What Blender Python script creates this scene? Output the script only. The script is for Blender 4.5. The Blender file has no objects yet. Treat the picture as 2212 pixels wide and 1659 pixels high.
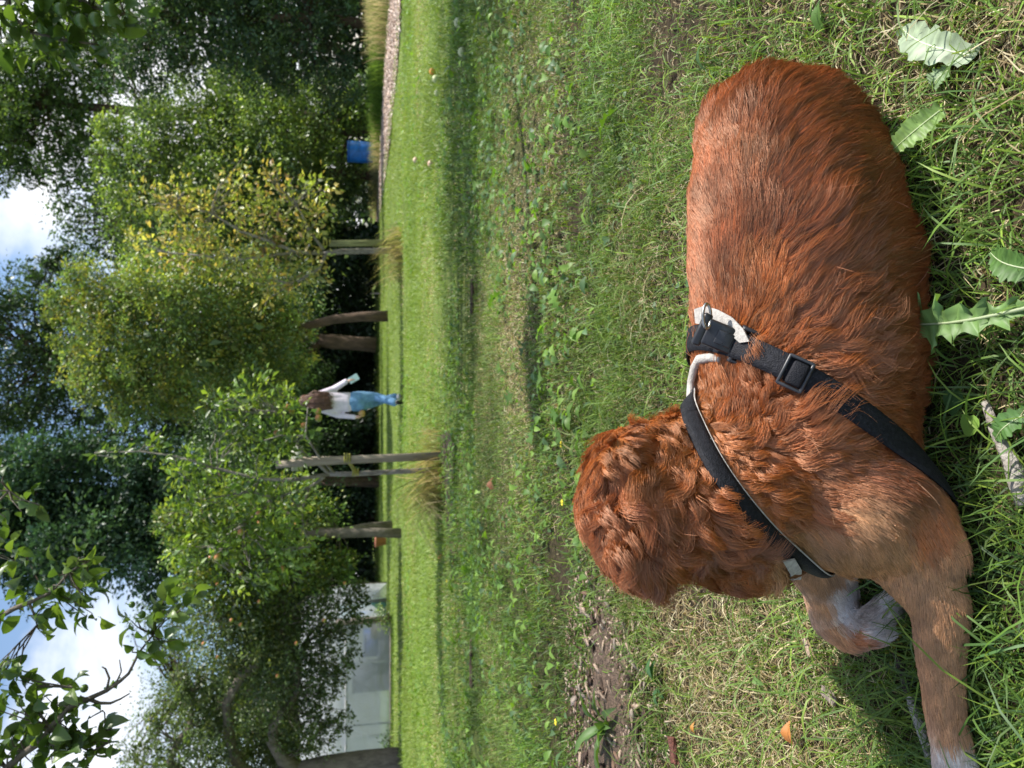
import bpy, bmesh, math, random
import numpy as np
from mathutils import Vector, Matrix, Quaternion
from mathutils.bvhtree import BVHTree
from mathutils.kdtree import KDTree

SC = bpy.context.scene
PI = math.pi
rng = np.random.default_rng(7)
random.seed(7)

# ------------------------------------------------------------------ camera (phone held upright, picture stored lying on its side)
PITCH = math.radians(11.58)
CAM_H = 0.68
FPX = 1600.0                     # focal length in pixels of the 2212 x 1659 view of the photograph
F = Vector((0, math.cos(PITCH), -math.sin(PITCH)))
U = Vector((0, math.sin(PITCH), math.cos(PITCH)))
R = Vector((1, 0, 0))
CAM = Vector((0, 0, CAM_H))
cam_data = bpy.data.cameras.new('camera')
cam = bpy.data.objects.new('camera', cam_data)
SC.collection.objects.link(cam)
mx = Matrix(((-U.x, R.x, -F.x), (-U.y, R.y, -F.y), (-U.z, R.z, -F.z))).to_4x4()
mx.translation = CAM
cam.matrix_world = mx
cam_data.sensor_width = 36
cam_data.lens = 36 * FPX / 2212
cam_data.clip_start = 0.02
cam_data.clip_end = 500
cam_data.dof.use_dof = True
cam_data.dof.focus_distance = 1.0
cam_data.dof.aperture_fstop = 9.0
SC.camera = cam

# ------------------------------------------------------------------ daylight
SUN_EL, SUN_AZ = math.radians(53), math.radians(83)       # azimuth measured from straight ahead towards the right
world = bpy.data.worlds.new('World')
SC.world = world
world.use_nodes = True
wt = world.node_tree
for n in list(wt.nodes):
    wt.nodes.remove(n)
wn = wt.nodes.new
sky = wn('ShaderNodeTexSky'); sky.sky_type = 'NISHITA'; sky.sun_disc = False
sky.sun_elevation = SUN_EL; sky.sun_rotation = SUN_AZ
sky.air_density = 1.1; sky.dust_density = 0.6; sky.ozone_density = 1.5
bg = wn('ShaderNodeBackground'); bg.inputs['Strength'].default_value = 0.13
cl = wn('ShaderNodeBackground'); cl.inputs['Color'].default_value = (1.0, 1.0, 1.03, 1); cl.inputs['Strength'].default_value = 0.95
tc = wn('ShaderNodeTexCoord')
mp = wn('ShaderNodeMapping'); mp.inputs['Scale'].default_value = (1, 1, 1.7); mp.inputs['Location'].default_value = (1.3, 0.7, 0.4)
nz = wn('ShaderNodeTexNoise'); nz.inputs['Scale'].default_value = 2.1; nz.inputs['Detail'].default_value = 7; nz.inputs['Roughness'].default_value = 0.55
nz.inputs['Distortion'].default_value = 0.3
rp = wn('ShaderNodeValToRGB'); rp.color_ramp.elements[0].position = 0.49; rp.color_ramp.elements[1].position = 0.63
mixs = wn('ShaderNodeMixShader'); out = wn('ShaderNodeOutputWorld')
wl = wt.links.new
wl(tc.outputs['Generated'], mp.inputs['Vector']); wl(mp.outputs['Vector'], nz.inputs['Vector'])
wl(nz.outputs['Fac'], rp.inputs['Fac']); wl(sky.outputs['Color'], bg.inputs['Color'])
wl(rp.outputs['Color'], mixs.inputs['Fac']); wl(bg.outputs['Background'], mixs.inputs[1]); wl(cl.outputs['Background'], mixs.inputs[2])
wl(mixs.outputs['Shader'], out.inputs['Surface'])
sun_d = bpy.data.lights.new('sun', 'SUN'); sun = bpy.data.objects.new('sun', sun_d)
SC.collection.objects.link(sun)
TOSUN = Vector((math.sin(SUN_AZ) * math.cos(SUN_EL), math.cos(SUN_AZ) * math.cos(SUN_EL), math.sin(SUN_EL)))
sun.rotation_euler = TOSUN.to_track_quat('Z', 'Y').to_euler()
sun.location = (6, 4, 12)
sun_d.energy = 5.0; sun_d.angle = math.radians(0.55); sun_d.color = (1.0, 0.95, 0.87)
vs = SC.view_settings
SC.display_settings.display_device = 'sRGB'
vs.view_transform = 'Standard'; vs.look = 'None'; vs.gamma = 1.0; vs.exposure = 0.62
vs.use_curve_mapping = False
SC.render.engine = 'CYCLES'
SC.cycles.use_denoising = True
SC.cycles.max_bounces = 8; SC.cycles.transparent_max_bounces = 8
SC.cycles.diffuse_bounces = 3; SC.cycles.glossy_bounces = 2; SC.cycles.transmission_bounces = 4
SC.cycles.sample_clamp_indirect = 6
SC.cycles_curves.shape = 'RIBBONS'

# ------------------------------------------------------------------ points of the place, read off the photograph
def ray(X, Y):
    return F + R * ((829.5 - Y) / FPX) - U * ((X - 1106) / FPX)
def at(X, Y, y):                       # the point at y metres ahead
    d = ray(X, Y); return CAM + d * (y / d.y)
def atd(X, Y, depth):
    return CAM + ray(X, Y) * depth
def atz(X, Y, z=0.0):                  # the point at height z
    d = ray(X, Y); return CAM + d * ((z - CAM_H) / d.z)

# ------------------------------------------------------------------ objects
def tag(o, label=None, cat=None, group=None, kind=None):
    if label: o['label'] = label
    if cat: o['category'] = cat
    if group: o['group'] = group
    if kind: o['kind'] = kind
    return o
def empty(name, loc=(0, 0, 0), rz=0.0):
    o = bpy.data.objects.new(name, None); SC.collection.objects.link(o)
    o.location = loc; o.rotation_euler = (0, 0, rz); o.empty_display_size = 0.1
    return o
def link(o, parent=None):
    SC.collection.objects.link(o)
    if parent is not None:
        o.parent = parent
        # meshes are written in world coordinates: cancel the parent's own place
        o.matrix_parent_inverse = Matrix.Identity(4)
        if parent.get('_base') is None:
            pass
    return o
BASE = {}
def base(o):
    """world place of a thing's empty (its parts keep local coordinates)"""
    v = Vector((0, 0, 0)); r = o
    while r is not None:
        v = v + r.location; r = r.parent
    return v
def mesh_np(name, V, faces, mat=None, parent=None, tint=None, smooth=False, local=False, extra=None):
    """V (n,3); faces: list of int arrays (m,3) or (m,4).  One mesh object."""
    V = np.asarray(V, dtype=np.float32).reshape(-1, 3)
    if parent is not None and not local:
        V = V - np.array(base(parent), dtype=np.float32)
    me = bpy.data.meshes.new(name)
    me.vertices.add(len(V)); me.vertices.foreach_set('co', V.ravel())
    faces = [np.asarray(f, dtype=np.int32) for f in faces if len(f)]
    loops = np.concatenate([f.ravel() for f in faces])
    sizes = np.concatenate([np.full(len(f), f.shape[1], dtype=np.int32) for f in faces])
    starts = np.concatenate([[0], np.cumsum(sizes)[:-1]]).astype(np.int32)
    me.loops.add(len(loops)); me.loops.foreach_set('vertex_index', loops)
    me.polygons.add(len(sizes)); me.polygons.foreach_set('loop_start', starts)
    try: me.polygons.foreach_set('loop_total', sizes)
    except Exception: pass
    me.update(calc_edges=True)
    if smooth:
        me.polygons.foreach_set('use_smooth', np.ones(len(sizes), dtype=bool))
    if tint is not None:
        t = np.asarray(tint, dtype=np.float32)
        if t.shape[1] == 3: t = np.concatenate([t, np.ones((len(t), 1), np.float32)], 1)
        a = me.attributes.new('tint', 'FLOAT_COLOR', 'POINT'); a.data.foreach_set('color', t.ravel())
    if extra:
        for k, v in extra.items():
            a = me.attributes.new(k, 'FLOAT', 'POINT'); a.data.foreach_set('value', np.asarray(v, np.float32))
    if mat: me.materials.append(mat)
    o = bpy.data.objects.new(name, me)
    SC.collection.objects.link(o)
    if parent is not None: o.parent = parent
    return o
class MB:
    """collects shapes, builds one mesh"""
    def __init__(s): s.v = []; s.f4 = []; s.f3 = []; s.n = 0; s.t = []
    def add(s, V, f4=(), f3=(), tint=None):
        V = np.asarray(V, float).reshape(-1, 3); 
        if len(f4): s.f4.append(np.asarray(f4, int) + s.n)
        if len(f3): s.f3.append(np.asarray(f3, int) + s.n)
        s.v.append(V); s.n += len(V)
        s.t.append(np.tile(np.array(tint if tint is not None else (1, 1, 1), float), (len(V), 1)))
        return s
    def box(s, c, size, rot=None, tint=None):
        h = np.array(size, float) / 2
        V = np.array([[x, y, z] for x in (-1, 1) for y in (-1, 1) for z in (-1, 1)], float) * h
        if rot is not None: V = V @ np.array(rot.to_matrix() if hasattr(rot, 'to_matrix') else rot).T
        V = V + np.array(c, float)
        return s.add(V, f4=[(0, 1, 3, 2), (4, 6, 7, 5), (0, 4, 5, 1), (2, 3, 7, 6), (0, 2, 6, 4), (1, 5, 7, 3)], tint=tint)
    def tube(s, pts, rad, sides=8, cap=True, squash=None, tint=None, closed=False):
        P = np.array([tuple(p) for p in pts], float); n = len(P)
        rad = np.full(n, rad, float) if np.isscalar(rad) else np.array(rad, float)
        if closed: T = np.roll(P, -1, 0) - np.roll(P, 1, 0)
        else: T = np.gradient(P, axis=0)
        T /= np.linalg.norm(T, axis=1, keepdims=True) + 1e-9
        ref = np.array([0, 0, 1.0]) if abs(T[0][2]) < 0.9 else np.array([1.0, 0, 0])
        A = np.zeros_like(P); a = np.cross(T[0], ref); a /= np.linalg.norm(a)
        for i in range(n):
            a = a - T[i] * np.dot(a, T[i]); a /= np.linalg.norm(a) + 1e-9; A[i] = a
        B = np.cross(T, A)
        th = np.arange(sides) * 2 * PI / sides
        V = P[:, None] + rad[:, None, None] * (np.cos(th)[None, :, None] * A[:, None] + np.sin(th)[None, :, None] * B[:, None])
        V = V.reshape(-1, 3); f = []
        m = n if closed else n - 1
        for i in range(m):
            j = (i + 1) % n
            for k in range(sides):
                f.append((i * sides + k, i * sides + (k + 1) % sides, j * sides + (k + 1) % sides, j * sides + k))
        f3 = []
        if cap and not closed:
            V = np.concatenate([V, P[:1], P[-1:]])
            for k in range(sides):
                f3.append((n * sides, (k + 1) % sides, k)); f3.append((n * sides + 1, (n - 1) * sides + k, (n - 1) * sides + (k + 1) % sides))
        return s.add(V, f4=f, f3=f3, tint=tint)
    def ball(s, c, r, seg=10, rings=7, rot=None, tint=None):
        r = np.array([r, r, r], float) if np.isscalar(r) else np.array(r, float)
        V = [(0, 0, 1)]
        for i in range(1, rings):
            p = PI * i / rings
            for k in range(seg):
                V.append((math.sin(p) * math.cos(2 * PI * k / seg), math.sin(p) * math.sin(2 * PI * k / seg), math.cos(p)))
        V.append((0, 0, -1)); V = np.array(V) * r
        if rot is not None: V = V @ np.array(rot).T
        V = V + np.array(tuple(c)); f4 = []; f3 = []
        for k in range(seg):
            f3.append((0, 1 + k, 1 + (k + 1) % seg)); b = 1 + (rings - 2) * seg
            f3.append((b + (k + 1) % seg, b + k, len(V) - 1))
        for i in range(rings - 2):
            for k in range(seg):
                a = 1 + i * seg
                f4.append((a + k, a + seg + k, a + seg + (k + 1) % seg, a + (k + 1) % seg))
        return s.add(V, f4=f4, f3=f3, tint=tint)
    def build(s, name, mat, parent=None, smooth=False, local=False, tinted=False):
        V = np.concatenate(s.v); fs = []
        if s.f4: fs.append(np.concatenate(s.f4))
        if s.f3: fs.append(np.concatenate(s.f3))
        return mesh_np(name, V, fs, mat, parent, smooth=smooth, local=local, tint=np.concatenate(s.t) if tinted else None)

# ------------------------------------------------------------------ materials
def new_mat(name):
    m = bpy.data.materials.new(name); m.use_nodes = True
    nt = m.node_tree
    for n in list(nt.nodes): nt.nodes.remove(n)
    o = nt.nodes.new('ShaderNodeOutputMaterial')
    return m, nt, o
def pbr(name, col, rough=0.6, var=0.15, scale=8.0, bump=0.0, bscale=None, metal=0.0, spec=0.4, stretch=(1, 1, 1), col2=None, transmission=0.0, alpha=None, sheen=0.0):
    m, nt, o = new_mat(name); N = nt.nodes.new; L = nt.links.new
    p = N('ShaderNodeBsdfPrincipled'); L(p.outputs[0], o.inputs[0])
    p.inputs['Roughness'].default_value = rough; p.inputs['Metallic'].default_value = metal
    p.inputs['Specular IOR Level'].default_value = spec
    if transmission: p.inputs['Transmission Weight'].default_value = transmission
    if sheen: p.inputs['Sheen Weight'].default_value = sheen
    t = N('ShaderNodeTexCoord'); mpn = N('ShaderNodeMapping'); mpn.inputs['Scale'].default_value = stretch
    L(t.outputs['Object'], mpn.inputs['Vector'])
    nz = N('ShaderNodeTexNoise'); nz.inputs['Scale'].default_value = scale; nz.inputs['Detail'].default_value = 6
    nz.inputs['Roughness'].default_value = 0.65
    L(mpn.outputs[0], nz.inputs['Vector'])
    mix = N('ShaderNodeMix'); mix.data_type = 'RGBA'
    c2 = col2 if col2 else tuple(c * (1 - 2 * var) for c in col)
    c1 = col if col2 else tuple(min(1, c * (1 + var)) for c in col)
    mix.inputs[6].default_value = (*c1, 1); mix.inputs[7].default_value = (*c2, 1)
    rmp = N('ShaderNodeMapRange'); rmp.inputs['From Min'].default_value = 0.35; rmp.inputs['From Max'].default_value = 0.65
    L(nz.outputs['Fac'], rmp.inputs['Value']); L(rmp.outputs[0], mix.inputs[0])
    L(mix.outputs[2], p.inputs['Base Color'])
    if bump:
        b = N('ShaderNodeBump'); b.inputs['Strength'].default_value = bump; b.inputs['Distance'].default_value = 0.02
        n2 = N('ShaderNodeTexNoise'); n2.inputs['Scale'].default_value = bscale or scale * 3; n2.inputs['Detail'].default_value = 5
        L(mpn.outputs[0], n2.inputs['Vector']); L(n2.outputs['Fac'], b.inputs['Height']); L(b.outputs[0], p.inputs['Normal'])
    return m
def leaf_mat(name, rough=0.42, trans=0.35, tcol=(1.25, 1.15, 0.35), spec=0.5, gain=1.0):
    """colour comes from the leaf's own tint; light shines through it"""
    m, nt, o = new_mat(name); N = nt.nodes.new; L = nt.links.new
    a = N('ShaderNodeAttribute'); a.attribute_name = 'tint'
    p = N('ShaderNodeBsdfPrincipled'); p.inputs['Roughness'].default_value = rough; p.inputs['Specular IOR Level'].default_value = spec
    L(a.outputs['Color'], p.inputs['Base Color'])
    tr = N('ShaderNodeBsdfTranslucent')
    mul = N('ShaderNodeMix'); mul.data_type = 'RGBA'; mul.blend_type = 'MULTIPLY'; mul.inputs[0].default_value = 1
    L(a.outputs['Color'], mul.inputs[6]); mul.inputs[7].default_value = (*[c * 1.6 for c in tcol], 1)
    mul.clamp_result = False
    L(mul.outputs[2], tr.inputs['Color'])
    ms = N('ShaderNodeMixShader'); ms.inputs[0].default_value = trans
    L(p.outputs[0], ms.inputs[1]); L(tr.outputs[0], ms.inputs[2]); L(ms.outputs[0], o.inputs[0])
    return m
def unit(a): return a / (np.linalg.norm(a, axis=-1, keepdims=True) + 1e-9)
# ================================================================== GROUND
def noise2(P, f, seed, oct=3):
    r_ = np.random.default_rng(seed); out_ = np.zeros(len(P)); amp = 1.0; tot = 0
    for o in range(oct):
        for _ in range(7):
            a = r_.uniform(0, 2 * PI); k = np.array([math.cos(a), math.sin(a)]) * f * (2 ** o) * r_.uniform(.6, 1.5)
            out_ += amp * np.sin(P[:, :2] @ k + r_.uniform(0, 6.3))
        tot += amp * 1.9; amp *= .6
    return out_ / tot
def ground_z(P):
    d = np.hypot(P[:, 0], P[:, 1]); return noise2(P, 2.2, 3, 2) * .012 * np.clip(d / 1.5, .3, 1.6) * np.exp(-((P[:, 0] / 1.0) ** 2 + ((P[:, 1] - .85) / .6) ** 2) * 0) * np.where(d < 1.6, .3, 1)
MULCH = (-.98, 1.93)
SOIL_SHADOW_C = atz(974, 1085, 0)
def dryness(P):
    x, y = P[:, 0], P[:, 1]
    d = .34 + .38 * noise2(P, 1.6, 11) + .12 * noise2(P, 9, 12, 2)
    d += .45 * np.exp(-(((x + .65) / .55) ** 2 + ((y - 1.45) / .5) ** 2)) + .30 * np.exp(-(((x + .5) / .35) ** 2 + ((y - 1.0) / .3) ** 2))
    d += .35 * np.exp(-(((x - .9) / .7) ** 2 + ((y - 3.1) / .7) ** 2)) + .15 * np.exp(-(((x - .5) / .4) ** 2 + ((y - .9) / .4) ** 2))
    d += .15 * np.clip((y - 6) / 4, 0, 1) * noise2(P, .9, 14)
    return np.clip(d, 0, 1)
def mulchness(P):
    x, y = P[:, 0], P[:, 1]
    m = np.exp(-(((x - MULCH[0]) / .42) ** 2 + ((y - MULCH[1]) / .30) ** 2)) * 1.5 + .5 * noise2(P, 7, 21, 2) - .35
    return np.clip(m, 0, 1)
# ground sheet: fine near the camera, coarse to the horizon
gx = np.concatenate([-np.geomspace(150, 3.2, 22), np.linspace(-3, 3, 61), np.geomspace(3.2, 150, 22)])
gy = np.concatenate([np.linspace(-60, -2, 8), np.linspace(-1.5, 8, 96), np.geomspace(8.3, 260, 30)])
GX, GY = np.meshgrid(gx, gy); GP = np.stack([GX.ravel(), GY.ravel(), np.zeros(GX.size)], 1); GP[:, 2] = ground_z(GP)
nx, ny = len(gx), len(gy); ii, jj = np.meshgrid(np.arange(nx - 1), np.arange(ny - 1)); q = (jj * nx + ii).ravel()
gm, nt, o = new_mat('lawn_soil'); N = nt.nodes.new; L = nt.links.new
p = N('ShaderNodeBsdfPrincipled'); p.inputs['Roughness'].default_value = .95; p.inputs['Specular IOR Level'].default_value = .15; L(p.outputs[0], o.inputs[0])
g = N('ShaderNodeNewGeometry'); n1 = N('ShaderNodeTexNoise'); n1.inputs['Scale'].default_value = 1.3; n1.inputs['Detail'].default_value = 9; n1.inputs['Roughness'].default_value = .7
n2 = N('ShaderNodeTexNoise'); n2.inputs['Scale'].default_value = 55; n2.inputs['Detail'].default_value = 6
L(g.outputs['Position'], n1.inputs['Vector']); L(g.outputs['Position'], n2.inputs['Vector'])
r1 = N('ShaderNodeValToRGB'); r1.color_ramp.elements[0].position = .35; r1.color_ramp.elements[0].color = (.085, .135, .028, 1); r1.color_ramp.elements[1].position = .62; r1.color_ramp.elements[1].color = (.15, .21, .045, 1)
r2 = N('ShaderNodeValToRGB'); r2.color_ramp.elements[0].position = .35; r2.color_ramp.elements[0].color = (.018, .013, .008, 1); r2.color_ramp.elements[1].position = .7; r2.color_ramp.elements[1].color = (.065, .048, .028, 1)
L(n1.outputs['Fac'], r1.inputs[0]); L(n2.outputs['Fac'], r2.inputs[0])
at_ = N('ShaderNodeAttribute'); at_.attribute_name = 'green'; mx_ = N('ShaderNodeMix'); mx_.data_type = 'RGBA'
L(at_.outputs['Fac'], mx_.inputs[0]); L(r2.outputs[0], mx_.inputs[6]); L(r1.outputs[0], mx_.inputs[7]); L(mx_.outputs[2], p.inputs['Base Color'])
bp = N('ShaderNodeBump'); bp.inputs['Distance'].default_value = .01; L(n2.outputs['Fac'], bp.inputs['Height']); L(bp.outputs[0], p.inputs['Normal'])
dist = np.hypot(GP[:, 0], GP[:, 1])
go = mesh_np('ground', GP, [np.stack([q, q + 1, q + nx + 1, q + nx], 1)], gm, extra={'green': np.clip((dist - 2.5) / 5, 0, .9)}, smooth=True)
tag(go, kind='structure')

grass_mat = leaf_mat('grass_blade', rough=.50, trans=.24, tcol=(1.15, 1.1, .45), spec=.28)
GCOL = np.array([(.074, .148, .022), (.112, .205, .030), (.060, .125, .038), (.165, .250, .036), (.100, .180, .044)])
SCOL = np.array([(.50, .42, .24), (.38, .29, .15), (.60, .53, .35), (.26, .19, .10)])
PATH_FAR = [(862, -400), (852, -150), (845, 0), (838, 60), (832, 150), (826, 250), (821, 350), (817, 430), (814.5, 480)]
PATH_NEAR = [(895, -400), (878, -150), (868, 0), (866, 60), (860, 150), (850, 250), (838, 350), (827, 430), (820, 480)]
PF = np.array([tuple(atz(*p_, 0)) for p_ in PATH_FAR]); PN_ = np.array([tuple(atz(*p_, 0)) for p_ in PATH_NEAR])
def path_x(E, y):
    o_ = np.argsort(E[:, 1]); return np.interp(y, E[o_, 1], E[o_, 0])
def on_path(P):
    # the path runs away from us between two edges x(y)
    xf = path_x(PF, P[:, 1]); xn = path_x(PN_, P[:, 1])
    j = .35 * noise2(P, 1.7, 91) + .2 * noise2(P, 9, 92); return (P[:, 1] > 8) & (P[:, 0] < xf + j) & (P[:, 0] > xn + .15 + j)
def blades(n, y0, y1, L0, L1, w, seg, seed, margin=.75, lean=(.25, 1.15), straw_gain=1.0, dens=None):
    r_ = np.random.default_rng(seed)
    # uniform over the wedge the photograph looks into (plus a margin to the sides)
    m = int(n * 1.6); a = .56
    # y density proportional to width
    yy = r_.random(m * 2) * (y1 - y0) + y0; keep = r_.random(m * 2) < (a * yy + margin) / (a * y1 + margin); yy = yy[keep][:m]
    xx = (r_.random(len(yy)) * 2 - 1) * (a * yy + margin)
    P = np.stack([xx, yy, np.zeros(len(yy))], 1)
    dn = .80 + .28 * noise2(P, 3.1, 31, 3) + .22 * noise2(P, 14, 32, 2)
    ml = mulchness(P); dn = dn * (1 - .92 * ml) * (1 - .85 * np.exp(-(((P[:, 0] - SOIL_SHADOW_C[0]) / .62) ** 4 + ((P[:, 1] - SOIL_SHADOW_C[1]) / .22) ** 2)))  # grass thinned on the mulch and along the painted soil and shadow strip
    ok = (r_.random(len(P)) < dn) & ~on_path(P)
    P = P[ok][:n]; n = len(P); P[:, 2] = ground_z(P) - .003
    dr = dryness(P)
    az = r_.random(n) * 2 * PI; ln = r_.uniform(lean[0], lean[1], n); Ls = r_.uniform(L0, L1, n) * (.75 + .35 * (noise2(P, 2.3, 33) + 1) * .5 * 1.4)
    longb = r_.random(n) < .06; Ls[longb] *= 1.7
    st = r_.random(n) < np.clip(dr * 1.15 * straw_gain - .06, 0.03, .9)
    ln[st] = r_.uniform(.9, 1.7, st.sum()); Ls[st] *= .8
    col = GCOL[r_.integers(0, len(GCOL), n)] * (1 + .25 * r_.normal(size=(n, 1)).clip(-2, 2)) * (1 + .28 * noise2(P, 2.7, 35) + .16 * noise2(P, .7, 36) + .18 * noise2(P, 11, 37, 2))[:, None]
    yel = np.clip(dr, 0, 1)[:, None] * .35 + np.clip((P[:, 1:2] - 5) / 6, 0, .45); col = col * (1 - yel) + np.array((.29, .38, .080)) * yel  # dry blades yellowed; far ones also brightened, painting in the sunlit strip
    col[st] = SCOL[r_.integers(0, len(SCOL), st.sum())] * r_.uniform(.7, 1.15, (st.sum(), 1))
    col = np.clip(col, .01, .8)
    d = np.stack([np.cos(az), np.sin(az), np.zeros(n)], 1); sdv = np.stack([-np.sin(az), np.cos(az), np.zeros(n)], 1)
    tw = r_.normal(size=n) * .5; sdv = sdv * np.cos(tw)[:, None] + np.array([0, 0, 1.]) * np.sin(tw)[:, None]
    W = w * r_.uniform(.6, 1.2, n) * np.where(st, .7, 1)
    rows = []
    for k in range(seg + 1):
        s = k / seg; th = ln * (.35 + .9 * s)
        c = P + d * (Ls * s * np.sin(th))[:, None] + np.array([0, 0, 1.]) * (Ls * s * np.maximum(np.cos(th), .02 + .0 * s))[:, None]
        c[:, 2] = np.maximum(c[:, 2], P[:, 2] + .005 * s)
        if k < seg:
            ww = (W * (1 - .35 * s) * .5)[:, None]; rows += [c - sdv * ww, c + sdv * ww]
        else: rows.append(c)
    nv = 2 * seg + 1; V = np.stack(rows, 1).reshape(-1, 3); b = np.arange(n) * nv
    fs4 = np.concatenate([np.stack([b + 2 * k, b + 2 * k + 1, b + 2 * k + 3, b + 2 * k + 2], 1) for k in range(seg - 1)]) if seg > 1 else np.zeros((0, 4), int)
    f3 = np.stack([b + 2 * seg - 2, b + 2 * seg - 1, b + 2 * seg], 1)
    o = mesh_np('grass', V, [fs4, f3], grass_mat, tint=np.repeat(col, nv, 0)); tag(o, kind='stuff'); return o
blades(118000, .15, 2.0, .024, .058, .0025, 2, 101)
blades(7800, .15, 2.2, .055, .105, .0030, 4, 106, lean=(.7, 1.45), straw_gain=.35)
blades(30000, .15, 2.0, .008, .022, .0020, 2, 105, lean=(.8, 1.6), straw_gain=1.5)
blades(108000, 1.9, 4.6, .028, .055, .0036, 2, 102, straw_gain=.8)
blades(105000, 4.4, 11.5, .035, .07, .0088, 2, 103, straw_gain=.7)
blades(110000, 11, 29, .04, .085, .018, 1, 104, straw_gain=.6, margin=1.5)

# ---- wood chip path curving away on the right
chip_mat = leaf_mat('wood_chip', rough=.9, trans=0.0, spec=.15)
path_mat = pbr('wood_chip_path', (.38, .28, .22), rough=.95, scale=30, var=.3, bump=1, bscale=80)
pv = np.concatenate([PF, PN_]); pv[:, 2] = .016; k = np.arange(len(PF) - 1)
tag(mesh_np('path', pv, [np.stack([k, k + len(PF), k + len(PF) + 1, k + 1], 1)], path_mat), kind='structure')
def chips(P, sx, seed, name='wood_chips', cols=((.56, .43, .35), (.44, .33, .26), (.66, .56, .48), (.28, .19, .14))):
    r_ = np.random.default_rng(seed); n = len(P); az = r_.random(n) * 2 * PI; tl = r_.normal(size=(n, 2)) * .35
    a = np.stack([np.cos(az), np.sin(az), tl[:, 0]], 1); b = np.stack([-np.sin(az), np.cos(az), tl[:, 1]], 1); a = unit(a); b = unit(b); c = np.cross(a, b)
    l = sx * r_.uniform(.6, 1.8, n)[:, None]; w = sx * r_.uniform(.25, .6, n)[:, None]; h = sx * r_.uniform(.1, .25, n)[:, None]
    V = np.stack([P + a * l * i + b * w * j * (1 if i < 0 else .7) + c * h * k for i in (-1, 1) for j in (-1, 1) for k in (-1, 1)], 1).reshape(-1, 3)
    q = np.arange(n) * 8; F4 = [(0, 1, 3, 2), (4, 6, 7, 5), (0, 4, 5, 1), (2, 3, 7, 6), (0, 2, 6, 4), (1, 5, 7, 3)]
    cc = np.array(cols)[r_.integers(0, len(cols), n)] * r_.uniform(.7, 1.15, (n, 1))
    return mesh_np(name, V, [np.concatenate([np.stack([q + i for i in f], 1) for f in F4])], chip_mat, tint=np.repeat(cc, 8, 0))
r_ = np.random.default_rng(5); ti = r_.random(6500) ** 1.0 * (len(PF) - 1.001); i0 = ti.astype(int); fr_ = (ti - i0)[:, None]; s_ = r_.random((6500, 1)) * 1.06 - .03
pf_ = PF[i0] * (1 - fr_) + PF[i0 + 1] * fr_; pn_ = PN_[i0] * (1 - fr_) + PN_[i0 + 1] * fr_; cp_ = pf_ * (1 - s_) + pn_ * s_; cp_[:, 2] = .025
tag(chips(cp_, .035, 6), kind='stuff')

# ---- bark mulch patch in the lawn beside the dog: chips one can pick apart
patch_mat = pbr('mulch_soil', (.17, .115, .08), rough=.95, scale=60, var=.35, bump=1.0, bscale=200)
bm_ = MB(); th = np.linspace(0, 2 * PI, 40, endpoint=False); rr_ = 1 + .16 * np.sin(th * 3 + 1) + .1 * np.sin(th * 7)
ring = np.stack([MULCH[0] + .40 * rr_ * np.cos(th), MULCH[1] + .28 * rr_ * np.sin(th), np.full(40, .007)], 1)
cc_ = np.array([[MULCH[0], MULCH[1], .022]]); mid = (ring + cc_) / 2; mid[:, 2] = .019
Vm = np.concatenate([ring, mid, cc_]); k = np.arange(40); k2 = (k + 1) % 40
mulch = mesh_np('mulch_patch', Vm, [np.stack([k, k2, k2 + 40, k + 40], 1), np.stack([k + 40, k2 + 40, np.full(40, 80)], 1)], patch_mat, smooth=True); tag(mulch, kind='structure')
r_ = np.random.default_rng(8)
ms = [pbr('bark_chip_' + t, c, rough=.9, scale=120, var=.3, bump=.6, stretch=(.25, 1, 1)) for t, c in (('grey', (.33, .27, .22)), ('brown', (.20, .12, .08)), ('tan', (.46, .34, .25)), ('dark', (.08, .05, .035)))]
chip_meshes = []
for v in range(8):
    mbc = MB(); l, w, h = r_.uniform(.010, .022), r_.uniform(.004, .008), r_.uniform(.0015, .003)
    pts = np.array([(-l, -w * .6, 0), (-l * .7, w, 0), (l * .2, w * 1.1, 0), (l, w * .3, 0), (l * .8, -w * .7, 0), (-.1 * l, -w, 0)]); pts[:, :2] *= r_.uniform(.8, 1.2, (6, 2))
    Vt = np.concatenate([pts + (0, 0, h), pts * (.95, .95, 1) - (0, 0, h)]); Vt[:6, 2] += pts[:, 0] * .12
    k = np.arange(6); k2 = (k + 1) % 6
    f4 = np.stack([k, k + 6, k2 + 6, k2], 1); f3 = [(0, i, i + 1) for i in range(1, 5)] + [(6, 6 + i + 1, 6 + i) for i in range(1, 5)]
    mbc.add(Vt, f4, f3); o_ = mbc.build('wood_chip', ms[v % 4], None, local=True); chip_meshes.append(o_.data); bpy.data.objects.remove(o_)
for i in range(260):
    rr2 = math.sqrt(r_.random()); a = r_.random() * 2 * PI
    x, y = MULCH[0] + .48 * rr2 * math.cos(a), MULCH[1] + .34 * rr2 * math.sin(a)
    o_ = bpy.data.objects.new('wood_chip', chip_meshes[r_.integers(8)]); SC.collection.objects.link(o_); o_.parent = mulch
    o_.location = (x, y, .018 + .012 * r_.random() * (1 - rr2)); o_.rotation_euler = (r_.normal() * .3, r_.normal() * .3, r_.normal() * .7 + .4); s = r_.uniform(.6, 1.5); o_.scale = (s, s, s)
# scattered crumbs of bark and dead stalks
n = 2600; a = r_.random(n) * 2 * PI; q_ = r_.random(n) ** .6
P = np.stack([MULCH[0] + .60 * q_ * np.cos(a), MULCH[1] + .44 * q_ * np.sin(a), np.full(n, .016)], 1)
tag(chips(P, .0055, 9, 'bark_crumbs', cols=((.30, .22, .17), (.16, .10, .07), (.42, .33, .25), (.07, .045, .03))), kind='stuff')

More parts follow.
